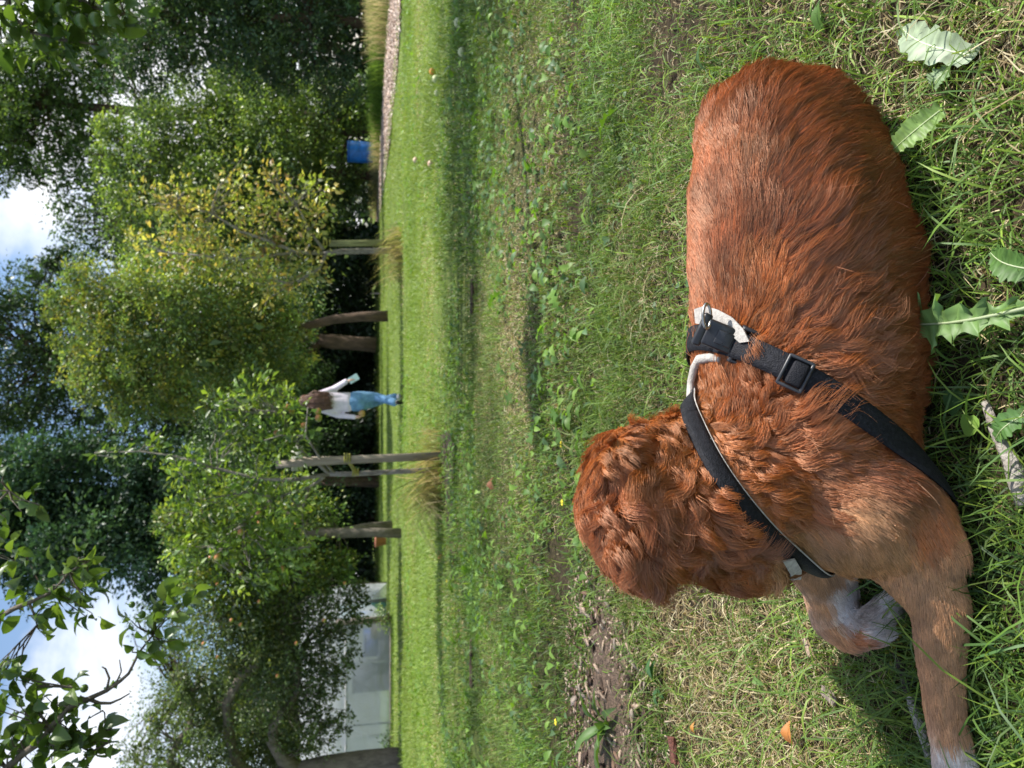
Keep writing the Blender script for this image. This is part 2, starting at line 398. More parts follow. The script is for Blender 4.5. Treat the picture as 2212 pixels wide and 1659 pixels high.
# ---- broad leaved weeds in the lawn
weed_mat = leaf_mat('weed_leaf', rough=.50, trans=.32, tcol=(1.1, 1.2, .35), spec=.35)
def scatter(name, tv, tf, P, D, Nn, S, tint, mat):
    """copies of a flat template (x along D, y across, z along N)"""
    n = len(P); X_ = unit(D); Z_ = unit(Nn - X_ * (Nn * X_).sum(1, keepdims=True)); Y_ = np.cross(Z_, X_)
    tv = np.asarray(tv, float)
    V = P[:, None] + S[:, None, None] * (tv[None, :, 0:1] * X_[:, None] + tv[None, :, 1:2] * Y_[:, None] + tv[None, :, 2:3] * Z_[:, None])
    b = (np.arange(n) * len(tv))[:, None, None]; F_ = (np.asarray(tf)[None] + b).reshape(-1, np.asarray(tf).shape[1])
    return mesh_np(name, V.reshape(-1, 3), [F_], mat, tint=np.repeat(tint, len(tv), 0))
def leaf_template(kind, n=7):
    """midrib plus two edges; z gives fold, arch and waves"""
    s = np.linspace(0, 1, n); V = []; 
    if kind == 'round': w = .42 * np.sqrt(np.clip(1 - (2 * s - 1) ** 2, 0, 1)) + .01
    elif kind == 'oval': w = .24 * np.sin(PI * s ** .9) ** .8 + .01
    elif kind == 'lobed':
        n = 21; s = np.linspace(0, 1, n); w = (.10 + .16 * s) * (1 - np.clip((s - .8) / .2, 0, 1) ** 2) * np.where(np.arange(n) % 4 < 2, 1.25, .45) * np.clip(s * 6, .1, 1) + .008
        w[-1] = .005
    c = np.stack([s, 0 * s, .18 * np.sin(PI * s) - .05 * s], 1)
    wv = .02 * np.sin(s * 14)
    Lf = c + np.stack([(.05 if kind != 'lobed' else -.04) * np.sin(PI * s), w, w * .25 + wv], 1); Rt = c + np.stack([(.05 if kind != 'lobed' else -.04) * np.sin(PI * s), -w, w * .25 - wv], 1)
    V = np.concatenate([c, Lf, Rt]); f = []
    for i in range(n - 1): f += [(i, i + 1, n + i + 1, n + i), (i, 2 * n + i, 2 * n + i + 1, i + 1)]
    return V, np.array(f)
def weed_spots(n, y0, y1, seed, thr=.15, f=1.7):
    r_ = np.random.default_rng(seed); out_ = []
    while sum(map(len, out_)) < n:
        yy = r_.uniform(y0, y1, 4000); xx = r_.uniform(-1, 1, 4000) * (.56 * yy + .4); P = np.stack([xx, yy, 0 * xx], 1)
        k_ = (noise2(P, f, 41, 3) > thr) & (mulchness(P) < .4) & ~on_path(P) & (r_.random(4000) < (.56 * yy + .4) / (.56 * y1 + .4)); out_.append(P[k_])
    P = np.concatenate(out_)[:n]; P[:, 2] = ground_z(P); return P
def weeds(n, y0, y1, kind, size, h, seed, cols, thr=.15, f=1.7, steep=.5):
    r_ = np.random.default_rng(seed); P = weed_spots(n, y0, y1, seed, thr, f); az = r_.random(n) * 2 * PI
    D = np.stack([np.cos(az), np.sin(az), r_.uniform(-.1, steep, n)], 1); Nn = np.stack([r_.normal(size=n) * .25, r_.normal(size=n) * .25, np.ones(n)], 1)
    P[:, 2] += r_.uniform(h * .4, h, n); S = r_.uniform(size * .6, size * 1.3, n)
    c = np.array(cols)[r_.integers(0, len(cols), n)] * (1 + .2 * r_.normal(size=(n, 1)).clip(-2, 2)); tv, tf = leaf_template(kind)
    tag(scatter('weed_leaves', tv, tf, P, D, Nn, S, np.clip(c, .01, .8), weed_mat), kind='stuff')
WC = ((.085, .165, .035), (.11, .205, .035), (.15, .25, .045), (.075, .14, .055), (.13, .19, .10))
weeds(700, .75, 2.4, 'round', .013, .022, 51, WC, thr=.35, f=3)
weeds(60, .9, 2.6, 'oval', .040, .02, 52, WC, thr=.0)
weeds(2300, 2.0, 6, 'oval', .046, .045, 53, WC[:4], thr=-.05, f=2.2)
weeds(150, 1.6, 6, 'lobed', .10, .02, 54, WC[:2], thr=.1, steep=.7)
weeds(1300, 2.2, 7, 'round', .022, .045, 56, WC, thr=.2)
weeds(900, 6, 13, 'oval', .065, .05, 55, WC[1:3], thr=.1)
# ================================================================== TREES
bark_mat = pbr('apple_bark', (.20, .17, .14), rough=.9, scale=14, var=.35, bump=1.0, bscale=45, stretch=(1, 1, .35), col2=(.09, .075, .06))
bark_pale = pbr('young_bark', (.34, .31, .27), rough=.85, scale=25, var=.3, bump=.6, bscale=70, stretch=(1, 1, .4), col2=(.14, .12, .10))
bark_brown = pbr('brown_bark', (.13, .085, .06), rough=.95, scale=10, var=.35, bump=1.0, bscale=30, stretch=(1, 1, .3), col2=(.06, .04, .03))
leafm = leaf_mat('tree_leaf', rough=.40, trans=.32, tcol=(1.12, 1.15, .42), spec=.5)
leafdark = leaf_mat('dark_leaf', rough=.42, trans=.22, tcol=(1.0, 1.1, .5), spec=.4)
applem = leaf_mat('apple_skin', rough=.3, trans=0.0, spec=.5)
def leaves(name, P, D, Nn, S, tint, mat, parent, quad=True, width=.30):
    """P,D,N,S arrays -> folded leaves, 4 vertices and 2 triangles each"""
    X_ = unit(D); Z_ = unit(Nn - X_ * (Nn * X_).sum(1, keepdims=True)); Y_ = np.cross(Z_, X_); S = S[:, None]; n = len(P)
    V = np.stack([P, P + X_ * S * .5 + Y_ * S * width + Z_ * S * .10, P + X_ * S - Z_ * S * .12, P + X_ * S * .5 - Y_ * S * width + Z_ * S * .10], 1).reshape(-1, 3)
    b = np.arange(n) * 4
    return mesh_np(name, V, [np.concatenate([np.stack([b, b + 2, b + 1], 1), np.stack([b, b + 3, b + 2], 1)])], mat, parent, tint=np.repeat(tint, 4, 0))
def curve(a, b, bend, n=6, seed=0):
    r_ = np.random.default_rng(seed); a, b = np.array(tuple(a), float), np.array(tuple(b), float); t = np.linspace(0, 1, n)[:, None]
    l = np.linalg.norm(b - a); j = r_.normal(size=(n, 3)) * .035 * l; j[0] = j[-1] = 0
    return a + (b - a) * t + np.array(tuple(bend)) * np.sin(PI * t) * l + j
def tree(name, label, cat, trunk, limbs, lobes, n_leaf, size, cols, bark, mat=leafm, group=None, seed=1, clump=.20, per=28, droop=.35, shell=.55, twigs=14, apples=(), sides=8, width=.30, crown_name='crown', branch_r=.012, flat=1.0, core=0, core_size=.2):
    """trunk, limbs: [(point, radius), ...]; lobes: [(centre, radius or (rx,ry,rz)), ...]"""
    r_ = np.random.default_rng(seed); b0 = trunk[0][0]
    root = empty(name, (b0[0], b0[1], 0)); tag(root, label, cat, group)
    if core: lobes = knobby(lobes, seed); core = core // 5; core_size = core_size * 1.25
    mb = MB(); mb.tube([p_ for p_, _ in trunk], [r for _, r in trunk], sides)
    for l in limbs: mb.tube([p_ for p_, _ in l], [r for _, r in l], max(5, sides - 2))
    starts = [np.array(tuple(p_)) for l in (limbs or [trunk]) for p_, _ in l[1:]] + [np.array(tuple(trunk[-1][0]))]
    C, R_ = [], []
    vol = [np.prod(np.broadcast_to(r, 3)) ** (2 / 3) for _, r in lobes]; tot = sum(vol)
    PP, DD, SS, TT = [], [], [], []
    n_cl = max(4, int(n_leaf / per))
    col = np.array([c for c, w in cols]); cw = np.array([w for c, w in cols], float); cw /= cw.sum()
    alltw = []
    for (c, r), v in zip(lobes, vol):
        r = np.array(np.broadcast_to(r, 3), float); c = np.array(tuple(c)); k = max(2, int(n_cl * v / tot))
        d = unit(r_.normal(size=(k, 3))); rad = (shell + (1.04 - shell) * r_.random(k) ** .7) * np.where(r_.random(k) < .12, r_.uniform(1.05, 1.35, k), 1)
        cc = c + d * r * rad[:, None]; cs = r_.uniform(.6, 1.4, k) * clump * r.mean()
        lobe_b = 1 + .16 * r_.normal()
        base_c = lobe_b * col[r_.choice(len(col), k, p=cw)] * (1 + .30 * r_.normal(size=(k, 1)).clip(-2, 2))
        m = np.maximum(3, (per * r_.uniform(.5, 1.5, k)).astype(int)); idx = np.repeat(np.arange(k), m); nn = len(idx)
        off = r_.normal(size=(nn, 3)) * cs[idx][:, None] * np.array([1, 1, .75 * flat])
        P = cc[idx] + off
        D = unit(off + d[idx] * cs[idx][:, None] * .8 + r_.normal(size=(nn, 3)) * cs[idx][:, None] * .7); D[:, 2] -= droop * r_.random(nn); 
        PP.append(P); DD.append(unit(D)); SS.append(size * r_.uniform(.55, 1.25, nn)); TT.append(base_c[idx] * (1 + .2 * r_.normal(size=(nn, 1)).clip(-2, 2)))
        if core:                                            # inner foliage that closes the crown
            core_n = core; dc = unit(r_.normal(size=(core, 3))); pc = c + dc * r * (.15 + .72 * r_.random(core) ** .6)[:, None]
            PP.append(pc); DD.append(unit(r_.normal(size=(core, 3)))); SS.append(np.full(core, r.mean() * core_size) * r_.uniform(.6, 1.3, core)); TT.append(col[r_.choice(len(col), core, p=cw)] * .9)
        sel = r_.choice(k, min(k, max(1, int(twigs * v / tot) + 1)), replace=False)
        for j in sel:
            s0 = min(starts, key=lambda q_: np.linalg.norm(q_ - cc[j])); l = np.linalg.norm(cc[j] - s0)
            alltw.append((curve(s0, cc[j], (0, 0, .12), 5, int(j)), np.linspace(min(.05, max(branch_r, l * .012)), .003 + size * .02, 5)))
    for p_, r in alltw: mb.tube(p_, r, 4, cap=False)
    mb.build('trunk', bark, root, smooth=True)
    P, D, S, T = map(np.concatenate, (PP, DD, SS, TT)); Nn = np.stack([r_.normal(size=len(P)) * .6, r_.normal(size=len(P)) * .6, np.ones(len(P))], 1)
    k_ = P[:, 2] > .05
    leaves(crown_name, P[k_], D[k_], Nn[k_], S[k_], np.clip(T[k_], .004, .7), mat, root, width=width)
    for q_, rr in apples:
        ma = MB(); ma.ball(q_, (rr, rr, rr * .88), 10, 7, tint=(.34, .36, .08)); V = np.concatenate(ma.v); t = np.clip((V - np.array(tuple(q_))) @ np.array((.6, -.5, .6)) / rr, 0, 1)[:, None]
        t2 = np.array((.30, .36, .07)) * (1 - t) + np.array((.55, .16, .08)) * t
        a = mesh_np('apple', V, [np.concatenate(ma.f4), np.concatenate(ma.f3)], applem, root, tint=t2, smooth=True)
    return root
def knobby(L_, seed, k=6, f=.42, keep=.86):
    """breaks the smooth outline of a crown into boughs"""
    r_ = np.random.default_rng(seed); out_ = []
    for c, r in L_:
        out_.append((c, r * keep))
        for _ in range(k):
            d = unit(r_.normal(size=3) * (1, 1, .8)); q_ = r * f * r_.uniform(.6, 1.2); out_.append((c + Vector(d * (r * r_.uniform(.8, 1.12))), q_))
    return out_
def lob(y, *L_):
    """lobes given where they stand in the view: (X, Y, radius) at y metres ahead"""
    return [(at(X, Y, y + dy), r * y / 1600) for X, Y, r, dy in L_]
OLIVE = [((.20, .24, .06), 3), ((.15, .225, .075), 4), ((.29, .27, .07), 2), ((.11, .17, .085), 3)]
APPLE = [((.11, .18, .042), 4), ((.155, .235, .055), 3), ((.08, .135, .05), 3), ((.22, .28, .065), 2)]
YEL = [((.36, .35, .12), 4), ((.40, .31, .12), 3), ((.24, .29, .08), 5), ((.40, .26, .13), 1)]
DARK = [((.050, .092, .036), 4), ((.075, .13, .045), 3), ((.034, .062, .030), 3)]
BLUEG = [((.052, .105, .060), 4), ((.080, .14, .075), 2), ((.034, .070, .045), 3)]
MIDG = [((.125, .20, .062), 4), ((.18, .26, .075), 3), ((.09, .145, .065), 3), ((.25, .32, .085), 2)]

# young apple tree on a stake, nearest
y = 6.27; A = lambda X, Y, dy=0: at(X, Y, y + dy)
ap = [(A(620, 880), .030), (A(631, 889, .1), .028), (A(687, 889, .02), .032), (A(688, 903), .032), (A(657, 920), .032), (A(598, 935), .028), (A(470, 1203, -.1), .03), (A(560, 1110), .028), (A(610, 1230, .1), .03), (A(520, 1150), .028)]
root_a = tree('young_apple_tree', 'slender young apple tree tied by a yellow strap to a grey stake', 'tree',
     [(A(962, 1013), .025), (A(900, 1017), .022), (A(830, 1020), .021), (A(760, 1024), .021), (A(712, 1024), .020)],
     [[(A(712, 1024), .020), (A(691, 1005), .016), (A(656, 979), .014), (A(622, 933, .1), .011), (A(612, 890, .15), .008), (A(640, 860, .15), .005)],
      [(A(722, 1022), .014), (A(688, 985, -.1), .010), (A(660, 940, -.15), .009), (A(665, 880, -.1), .005)],
      [(A(712, 1024), .019), (A(640, 1036), .016), (A(560, 1036), .014), (A(470, 1012), .011), (A(380, 985), .008), (A(300, 975), .006), (A(205, 978), .003)],
      [(A(700, 1030), .016), (A(669, 1053, .1), .014), (A(593, 1076, .15), .012), (A(540, 1062, .1), .010), (A(430, 1080, .05), .006)],
      [(A(669, 1053, .1), .010), (A(653, 1100), .009), (A(655, 1140), .007), (A(670, 1180), .004)],
      [(A(593, 1076, .15), .010), (A(530, 1130, .2), .008), (A(450, 1180, .2), .005)]],
     lob(y, (620, 900, 55, .1), (560, 860, 55, .2), (610, 960, 50, -.1), (520, 930, 55, .1), (480, 870, 35, 0), (430, 1000, 45, 0), (330, 985, 32, 0), (250, 975, 24, 0), (210, 978, 14, 0), (560, 1030, 50, .1),
         (500, 1060, 55, .2), (620, 1090, 55, 0), (440, 1100, 50, 0), (560, 1140, 60, .2), (480, 1180, 55, .1), (620, 1190, 55, .1), (400, 1060, 35, 0), (390, 1180, 35, 0), (660, 1150, 35, 0), (540, 1230, 50, .2)),
     3400, .066, APPLE + [((.17, .24, .045), 3)], bark_pale, seed=3, clump=.28, per=9, shell=.1, twigs=90, apples=ap, width=.26, branch_r=.004)
# tree with yellowing leaves on a stake
y = 12.9
root_y = tree('young_apple_tree', 'young fruit tree with yellowing leaves growing beside a green stake', 'tree',
     [(A(868, 541), .055), (A(800, 542), .050), (A(740, 543), .05), (A(700, 548), .045)],
     [[(A(700, 548), .035), (A(640, 545), .03), (A(580, 520), .03), (A(520, 500), .025), (A(460, 462), .02), (A(380, 440), .01)],
      [(A(705, 548), .035), (A(690, 580), .03), (A(640, 610), .02)], [(A(700, 540), .035), (A(670, 500), .025), (A(640, 440), .015)], [(A(640, 545), .03), (A(520, 560), .02), (A(360, 545), .01)]],
     lob(y, (330, 440, 45, 0), (400, 420, 50, 0), (420, 480, 55, 0), (500, 450, 55, .3), (520, 390, 45, .3), (560, 480, 60, 0), (600, 400, 45, 0), (640, 450, 55, 0), (680, 480, 50, 0), (690, 400, 40, 0), (620, 540, 60, 0), (520, 550, 60, 0),
         (430, 550, 50, 0), (350, 530, 45, 0), (660, 600, 50, 0), (580, 620, 50, 0), (690, 560, 40, 0), (300, 520, 28, 0)),
     2900, .11, YEL, bark_pale, seed=4, clump=.32, per=9, shell=.1, twigs=110, width=.28, branch_r=.008)
# tree with two trunks
y = 12.9
tree('apple_tree', 'apple tree whose two trunks lean together, left of the staked young tree', 'tree',
     [(A(866, 1152), .085), (A(800, 1150), .080), (A(740, 1152), .085), (A(690, 1150), .08), (A(640, 1155), .06)],
     [[(A(846, 1133, .7), .075), (A(790, 1138, .6), .07), (A(740, 1148, .3), .07), (A(690, 1150), .07)], [(A(690, 1150), .06), (A(620, 1110), .045), (A(540, 1090), .03), (A(440, 1100), .015)],
      [(A(690, 1150), .06), (A(620, 1200), .045), (A(540, 1220), .03), (A(450, 1200), .015)], [(A(680, 1150), .05), (A(650, 1230), .03), (A(620, 1290), .02)]],
     lob(y, (450, 1110, 75, 0), (400, 1150, 60, 0), (430, 1210, 70, 0), (520, 1100, 75, .5), (560, 1180, 90, .3), (520, 1250, 75, 0), (620, 1110, 70, .5), (640, 1200, 80, 0), (600, 1280, 65, 0), (690, 1230, 55, 0), (700, 1110, 50, .3), (360, 1120, 35, 0), (740, 1210, 30, 0)),
     20000, .075, APPLE + [((.20, .21, .04), 2)], bark_mat, seed=5, clump=.26, per=12, shell=.25, twigs=70, core=60,
     apples=[(A(455, 1204, -.6), .04), (A(463, 1210, -.6), .04), (A(470, 1262, -.5), .035), (A(560, 1128, -.6), .035), (A(640, 1130, -.5), .035), (A(745, 1260, -.3), .035), (A(520, 1240, -.6), .035)])
# big old apple tree on the left
y = 13.0
tree('apple_tree', 'big old apple tree with thick trunk and twisted limbs before the plastic greenhouse', 'tree',
     [(A(868, 1642), .21), (A(850, 1640), .19), (A(780, 1645), .18), (A(700, 1655), .17), (A(640, 1668), .16), (A(560, 1690), .15)],
     [[(A(650, 1668), .13), (A(612, 1640), .12), (A(588, 1600), .10), (A(592, 1565), .09), (A(625, 1525), .08), (A(645, 1490), .06), (A(640, 1420), .04), (A(600, 1350), .02)],
      [(A(560, 1690), .12), (A(515, 1650), .09), (A(495, 1590), .085), (A(490, 1520), .08), (A(520, 1460), .08), (A(560, 1435), .06), (A(570, 1390), .035), (A(520, 1330), .02)],
      [(A(540, 1700), .10), (A(420, 1680), .08), (A(365, 1650), .07), (A(385, 1600), .06), (A(410, 1570), .04), (A(420, 1500), .02)],
      [(A(600, 1690), .12), (A(480, 1780), .08), (A(380, 1850), .04)]],
     lob(y, (520, 1320, 70, 0), (460, 1360, 65, 0), (580, 1330, 85, 0), (660, 1320, 80, 0), (730, 1320, 60, 0), (700, 1390, 70, 0), (620, 1410, 85, 0), (540, 1400, 70, 0), (440, 1430, 65, 0), (480, 1490, 60, .5), (580, 1500, 75, 0), (660, 1480, 65, 0),
         (700, 1470, 45, 0), (410, 1500, 50, 0), (430, 1570, 60, 0), (520, 1580, 65, .6), (600, 1580, 60, .6), (660, 1560, 45, 0), (690, 1590, 45, 0), (480, 1650, 70, 0), (560, 1650, 60, .8), (640, 1620, 45, .5), (390, 1620, 45, 0), (340, 1560, 30, 0),
         (770, 1330, 38, 0), (735, 1440, 30, 0), (745, 1560, 22, 0), (300, 1640, 45, 0), (520, 1760, 100, 0), (380, 1780, 90, 0), (650, 1760, 80, 0)),
     44000, .068, [((.085, .125, .048), 4), ((.11, .15, .06), 3), ((.06, .09, .042), 3), ((.17, .19, .07), 1)], bark_mat, seed=6, clump=.24, per=14, shell=.25, twigs=160, sides=12, core=50,
     apples=[(A(560, 1300, -.8), .035), (A(500, 1340, -.7), .035), (A(520, 1350, -.7), .035), (A(470, 1420, -.5), .035), (A(440, 1390, -.6), .035), (A(600, 1460, -.7), .035), (A(640, 1390, -.8), .035), (A(700, 1340, -.7), .035)])
# orchard tree with leaning trunk, behind the person
y = 18.8
tree('orchard_tree', 'large round orchard tree with olive green crown on a leaning bare trunk', 'tree',
     [(A(838, 683), .14), (A(780, 684), .12), (A(720, 690), .11), (A(680, 700), .11), (A(640, 715), .11), (A(600, 718), .10), (A(540, 705), .08)],
     [[(A(600, 718), .07), (A(500, 760), .05), (A(400, 780), .03)], [(A(600, 718), .07), (A(480, 650), .05), (A(350, 640), .03)], [(A(640, 715), .06), (A(580, 640), .04), (A(560, 590), .02)], [(A(560, 710), .06), (A(380, 700), .04), (A(250, 680), .02)]],
     lob(y, (170, 620, 60, 0), (160, 700, 60, 0), (200, 780, 55, 0), (250, 640, 85, 0), (260, 740, 90, -.5), (240, 820, 60, 0), (340, 600, 85, 0), (340, 700, 100, -1), (340, 800, 85, 0), (440, 620, 90, -.6), (440, 720, 100, -1), (430, 810, 80, 0),
         (540, 620, 80, 0), (540, 710, 90, -.6), (530, 800, 75, 0), (610, 770, 60, 0), (620, 680, 60, 0), (330, 870, 45, 0), (260, 880, 40, 0), (130, 660, 35, 0), (400, 870, 45, 0)),
     52000, .085, OLIVE, bark_brown, seed=7, clump=.20, per=18, shell=.5, twigs=60, core=260)
y = 24.0
tree('orchard_tree', 'dim brown trunked tree in the shade behind the leaning bare trunk', 'tree',
     [(A(812, 745), .24), (A(770, 742), .22), (A(720, 738), .24), (A(690, 735), .2)], [[(A(700, 736), .12), (A(640, 780), .1), (A(580, 820), .06)], [(A(700, 736), .12), (A(640, 700), .1)]],
     lob(y, (600, 740, 90, 0), (560, 840, 90, 0), (620, 880, 80, .5), (520, 780, 90, 0), (640, 660, 70, 0), (600, 960, 80, 1), (500, 900, 90, 0), (660, 800, 55, 0)), 22000, .10, DARK + MIDG[:1], bark_brown, mat=leafdark, seed=8, clump=.22, per=16, shell=.4, core=220)
# ================================================================== BACKGROUND PLANTING
def simple(name, label, cat, y, lb, n_leaf, size, cols, group=None, seed=1, mat=leafdark, bark=bark_brown, tr=.18, **kw):
    L_ = lob(y, *lb); c = min((q_[0] for q_ in L_), key=lambda v: v.z); cx = sum(q_[0].x for q_ in L_) / len(L_); top = max(q_[0].z for q_ in L_); cy = sum(q_[0].y for q_ in L_) / len(L_)
    b = Vector((cx, cy, 0)); t = [(b, tr), (Vector((cx + .1, cy, top * .3)), tr * .85), (Vector((cx - .1, cy + .1, top * .55)), tr * .6), (Vector((cx, cy, top * .8)), tr * .3)]
    kw.setdefault('twigs', 30)
    if 'core' not in kw and n_leaf > 6000: kw['core'] = 420 if n_leaf > 16000 else 110
    return tree(name, label, cat, t, [], L_, n_leaf, size, cols, bark, mat=mat, group=group, seed=seed, **kw)
# conifer
simple('conifer', 'tall dense blue green conifer standing against the clouds', 'tree', 31,
       [(60, 1110, 130, 0), (130, 1180, 95, 0), (150, 1060, 110, 0), (250, 1130, 125, -1), (260, 1020, 90, 0), (360, 1180, 95, -1), (370, 1080, 110, 0), (470, 1130, 125, -1), (560, 1190, 90, 0), (600, 1080, 110, 0), (660, 1160, 90, 0), (-60, 1120, 120, 0), (-160, 1130, 90, 0), (30, 1200, 50, 0)],
       64000, .20, BLUEG, seed=11, clump=.20, per=40, shell=.66, droop=.1, tr=.4, core=780)
# tall broadleaved trees behind the orchard
simple('tall_tree', 'tall dark broadleaved tree rising between the conifer and the bright gap of sky', 'tree', 36,
       [(60, 640, 75, 0), (40, 720, 90, 0), (70, 820, 95, 0), (150, 600, 60, 0), (160, 700, 100, 0), (180, 820, 110, 0), (260, 900, 110, 0), (100, 900, 75, 0), (300, 780, 120, 0), (20, 880, 55, 0), (360, 930, 90, 0), (450, 900, 110, 0), (-40, 780, 110, 0), (-60, 640, 70, 0), (560, 820, 130, 0), (130, 560, 32, 0)],
       42000, .15, DARK + MIDG[2:3], seed=12, clump=.2, per=24, shell=.4, tr=.45)
simple('tall_tree', 'tall airy broadleaved tree with points of sky showing through, above the big climber bush', 'tree', 34,
       [(60, 200, 95, 0), (40, 300, 85, 0), (130, 130, 90, 0), (130, 250, 95, 0), (110, 350, 70, 0), (50, 100, 80, 0), (200, 180, 85, 0), (190, 80, 80, 0), (-20, 180, 100, 0), (180, 320, 50, 0), (20, 370, 35, 0), (260, 60, 80, 0), (-60, 340, 70, 0), (-100, 240, 90, 0)],
       26000, .17, MIDG[:3] + DARK[:2], seed=13, clump=.2, per=22, shell=.35, tr=.4, mat=leafm)
simple('tall_tree', 'thin crowned tree whose sparse leaves edge the bright gap of sky', 'tree', 37,
       [(150, 480, 40, 0), (130, 420, 35, 0), (200, 520, 45, 0), (210, 400, 60, 0), (230, 460, 55, 0), (180, 540, 40, 0), (250, 540, 50, 0)], 3800, .19, DARK + MIDG[:1], seed=14, clump=.28, per=12, shell=.2)
# climber covered bushes behind the blue barrel
simple('bush', 'huge rounded bush overgrown with climbing leaves behind the blue barrel', 'bush', 29.0,
       [(270, 320, 50, 0), (260, 400, 55, 0), (350, 260, 70, 0), (340, 360, 85, -.5), (330, 470, 80, 0), (430, 210, 65, 0), (430, 310, 100, -1), (430, 430, 95, -1), (450, 540, 80, 0), (530, 250, 90, -1), (530, 370, 100, -1.5), (540, 490, 90, -1), (620, 230, 75, -.5), (630, 330, 90, -1.2), (640, 440, 90, -1),
        (710, 270, 65, 0), (710, 370, 75, 0), (700, 500, 70, 0), (620, 560, 70, 0), (760, 230, 35, 0), (210, 350, 25, 0), (240, 290, 28, 0), (760, 400, 40, 0)],
       64000, .125, MIDG, seed=15, clump=.28, per=18, shell=.62, mat=leafm, twigs=20)
simple('bush', 'dark bluish shrub with upright sprays at the edge of the path', 'bush', 23,
       [(360, 40, 80, 0), (430, 100, 80, 0), (380, -60, 90, 0), (470, 20, 90, 0), (540, 100, 80, 0), (570, 20, 90, 0), (640, 110, 75, 0), (660, 30, 80, 0), (720, 100, 55, 0), (730, 30, 50, 0), (720, 170, 45, 0), (480, -80, 100, 0), (620, -80, 100, 0), (720, -60, 60, 0), (330, -20, 50, 0), (760, 130, 30, 0), (600, 180, 40, 0), (330, 110, 75, 0), (310, 180, 60, 0), (290, 60, 70, 0), (700, -180, 90, 0), (560, -200, 110, 0)],
       46000, .10, DARK + BLUEG + MIDG[:1], seed=16, clump=.24, per=16, shell=.5)
simple('bush', 'low grey green bush beside the blue barrel', 'bush', 29.0,
       [(745, 420, 35, 0), (770, 240, 35, 0), (700, 200, 50, 0), (790, 260, 22, 0), (765, 190, 28, 0), (730, 250, 40, 0), (790, 420, 15, 0)], 9000, .10, BLUEG + MIDG[:1], seed=17, clump=.26, per=12, shell=.4)
# far pale trees left, against the sky
simple('pale_tree', 'feathery pale green tree far behind the old apple tree', 'tree', 34,
       [(330, 1330, 45, 0), (380, 1290, 45, 0), (400, 1360, 55, 0), (350, 1420, 40, 0), (330, 1510, 45, 0), (380, 1480, 50, 0), (300, 1580, 45, 0), (360, 1580, 55, 0), (420, 1500, 70, 0), (420, 1600, 70, 0), (310, 1650, 45, 0), (480, 1420, 80, 0), (500, 1560, 90, 0), (560, 1330, 90, 0), (600, 1500, 90, 0), (640, 1640, 80, 0), (420, 1700, 90, 0), (660, 1380, 70, 0)],
       15000, .13, [((.10, .15, .05), 3), ((.13, .17, .07), 2)], seed=18, clump=.3, per=12, shell=.2, mat=leafm)
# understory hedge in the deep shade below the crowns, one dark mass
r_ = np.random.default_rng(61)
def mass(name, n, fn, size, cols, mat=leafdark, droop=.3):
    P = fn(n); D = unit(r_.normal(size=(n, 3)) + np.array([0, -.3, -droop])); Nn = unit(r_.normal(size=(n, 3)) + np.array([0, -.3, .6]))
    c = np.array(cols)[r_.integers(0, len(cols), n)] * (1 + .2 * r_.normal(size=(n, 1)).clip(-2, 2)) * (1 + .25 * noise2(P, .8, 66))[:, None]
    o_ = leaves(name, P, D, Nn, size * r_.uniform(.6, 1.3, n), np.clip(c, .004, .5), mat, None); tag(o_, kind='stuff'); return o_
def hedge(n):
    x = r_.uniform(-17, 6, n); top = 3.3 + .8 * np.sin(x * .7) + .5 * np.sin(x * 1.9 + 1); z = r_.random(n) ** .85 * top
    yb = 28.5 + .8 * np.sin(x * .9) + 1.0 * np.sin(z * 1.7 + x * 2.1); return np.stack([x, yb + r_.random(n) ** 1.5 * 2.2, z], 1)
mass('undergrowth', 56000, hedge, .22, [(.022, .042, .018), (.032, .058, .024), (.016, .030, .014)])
def wood(n):
    x = r_.uniform(-42, 36, n); top = 13 + 2.5 * np.sin(x * .25) + 1.5 * np.sin(x * .6 + 1) - np.where(x < -8, np.clip((-8 - x) * 1.2, 0, 7.0), 0) ; z = r_.random(n) * top
    return np.stack([x, 46 + 2.0 * np.sin(x * .5) + 1.5 * np.sin(z * .8 + x) + r_.random(n) * 4, z], 1)
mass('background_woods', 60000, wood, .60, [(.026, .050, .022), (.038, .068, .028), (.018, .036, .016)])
# shade giving crowns directly above the undergrowth
for i, (x, yy, h_, lab) in enumerate(((-3.5, 27, 6.0, 'shady tree closing the gap left of the orchard behind the twin trunk apple tree'), (1.5, 28.5, 6.5, 'shady tree closing the gap behind the staked yellowing tree'), (-9, 28, 5.5, 'shady tree behind the greenhouse roof'))):
    rr = random.Random(i + 5); b = Vector((x, yy, 0))
    L_ = [(Vector((x + rr.uniform(-2.2, 2.2), yy + rr.uniform(-1.5, 1.5), h_ * .62 + rr.uniform(-1.2, 2.0))), rr.uniform(1.2, 1.9)) for _ in range(11)]
    tree('shade_tree', lab, 'tree', [(b, .22), (b + Vector((.1, 0, 2)), .18), (b + Vector((-.1, 0, 4)), .12)], [], L_, 15000, .12, DARK, bark_brown, mat=leafdark, seed=30 + i, clump=.2, per=20, shell=.4)
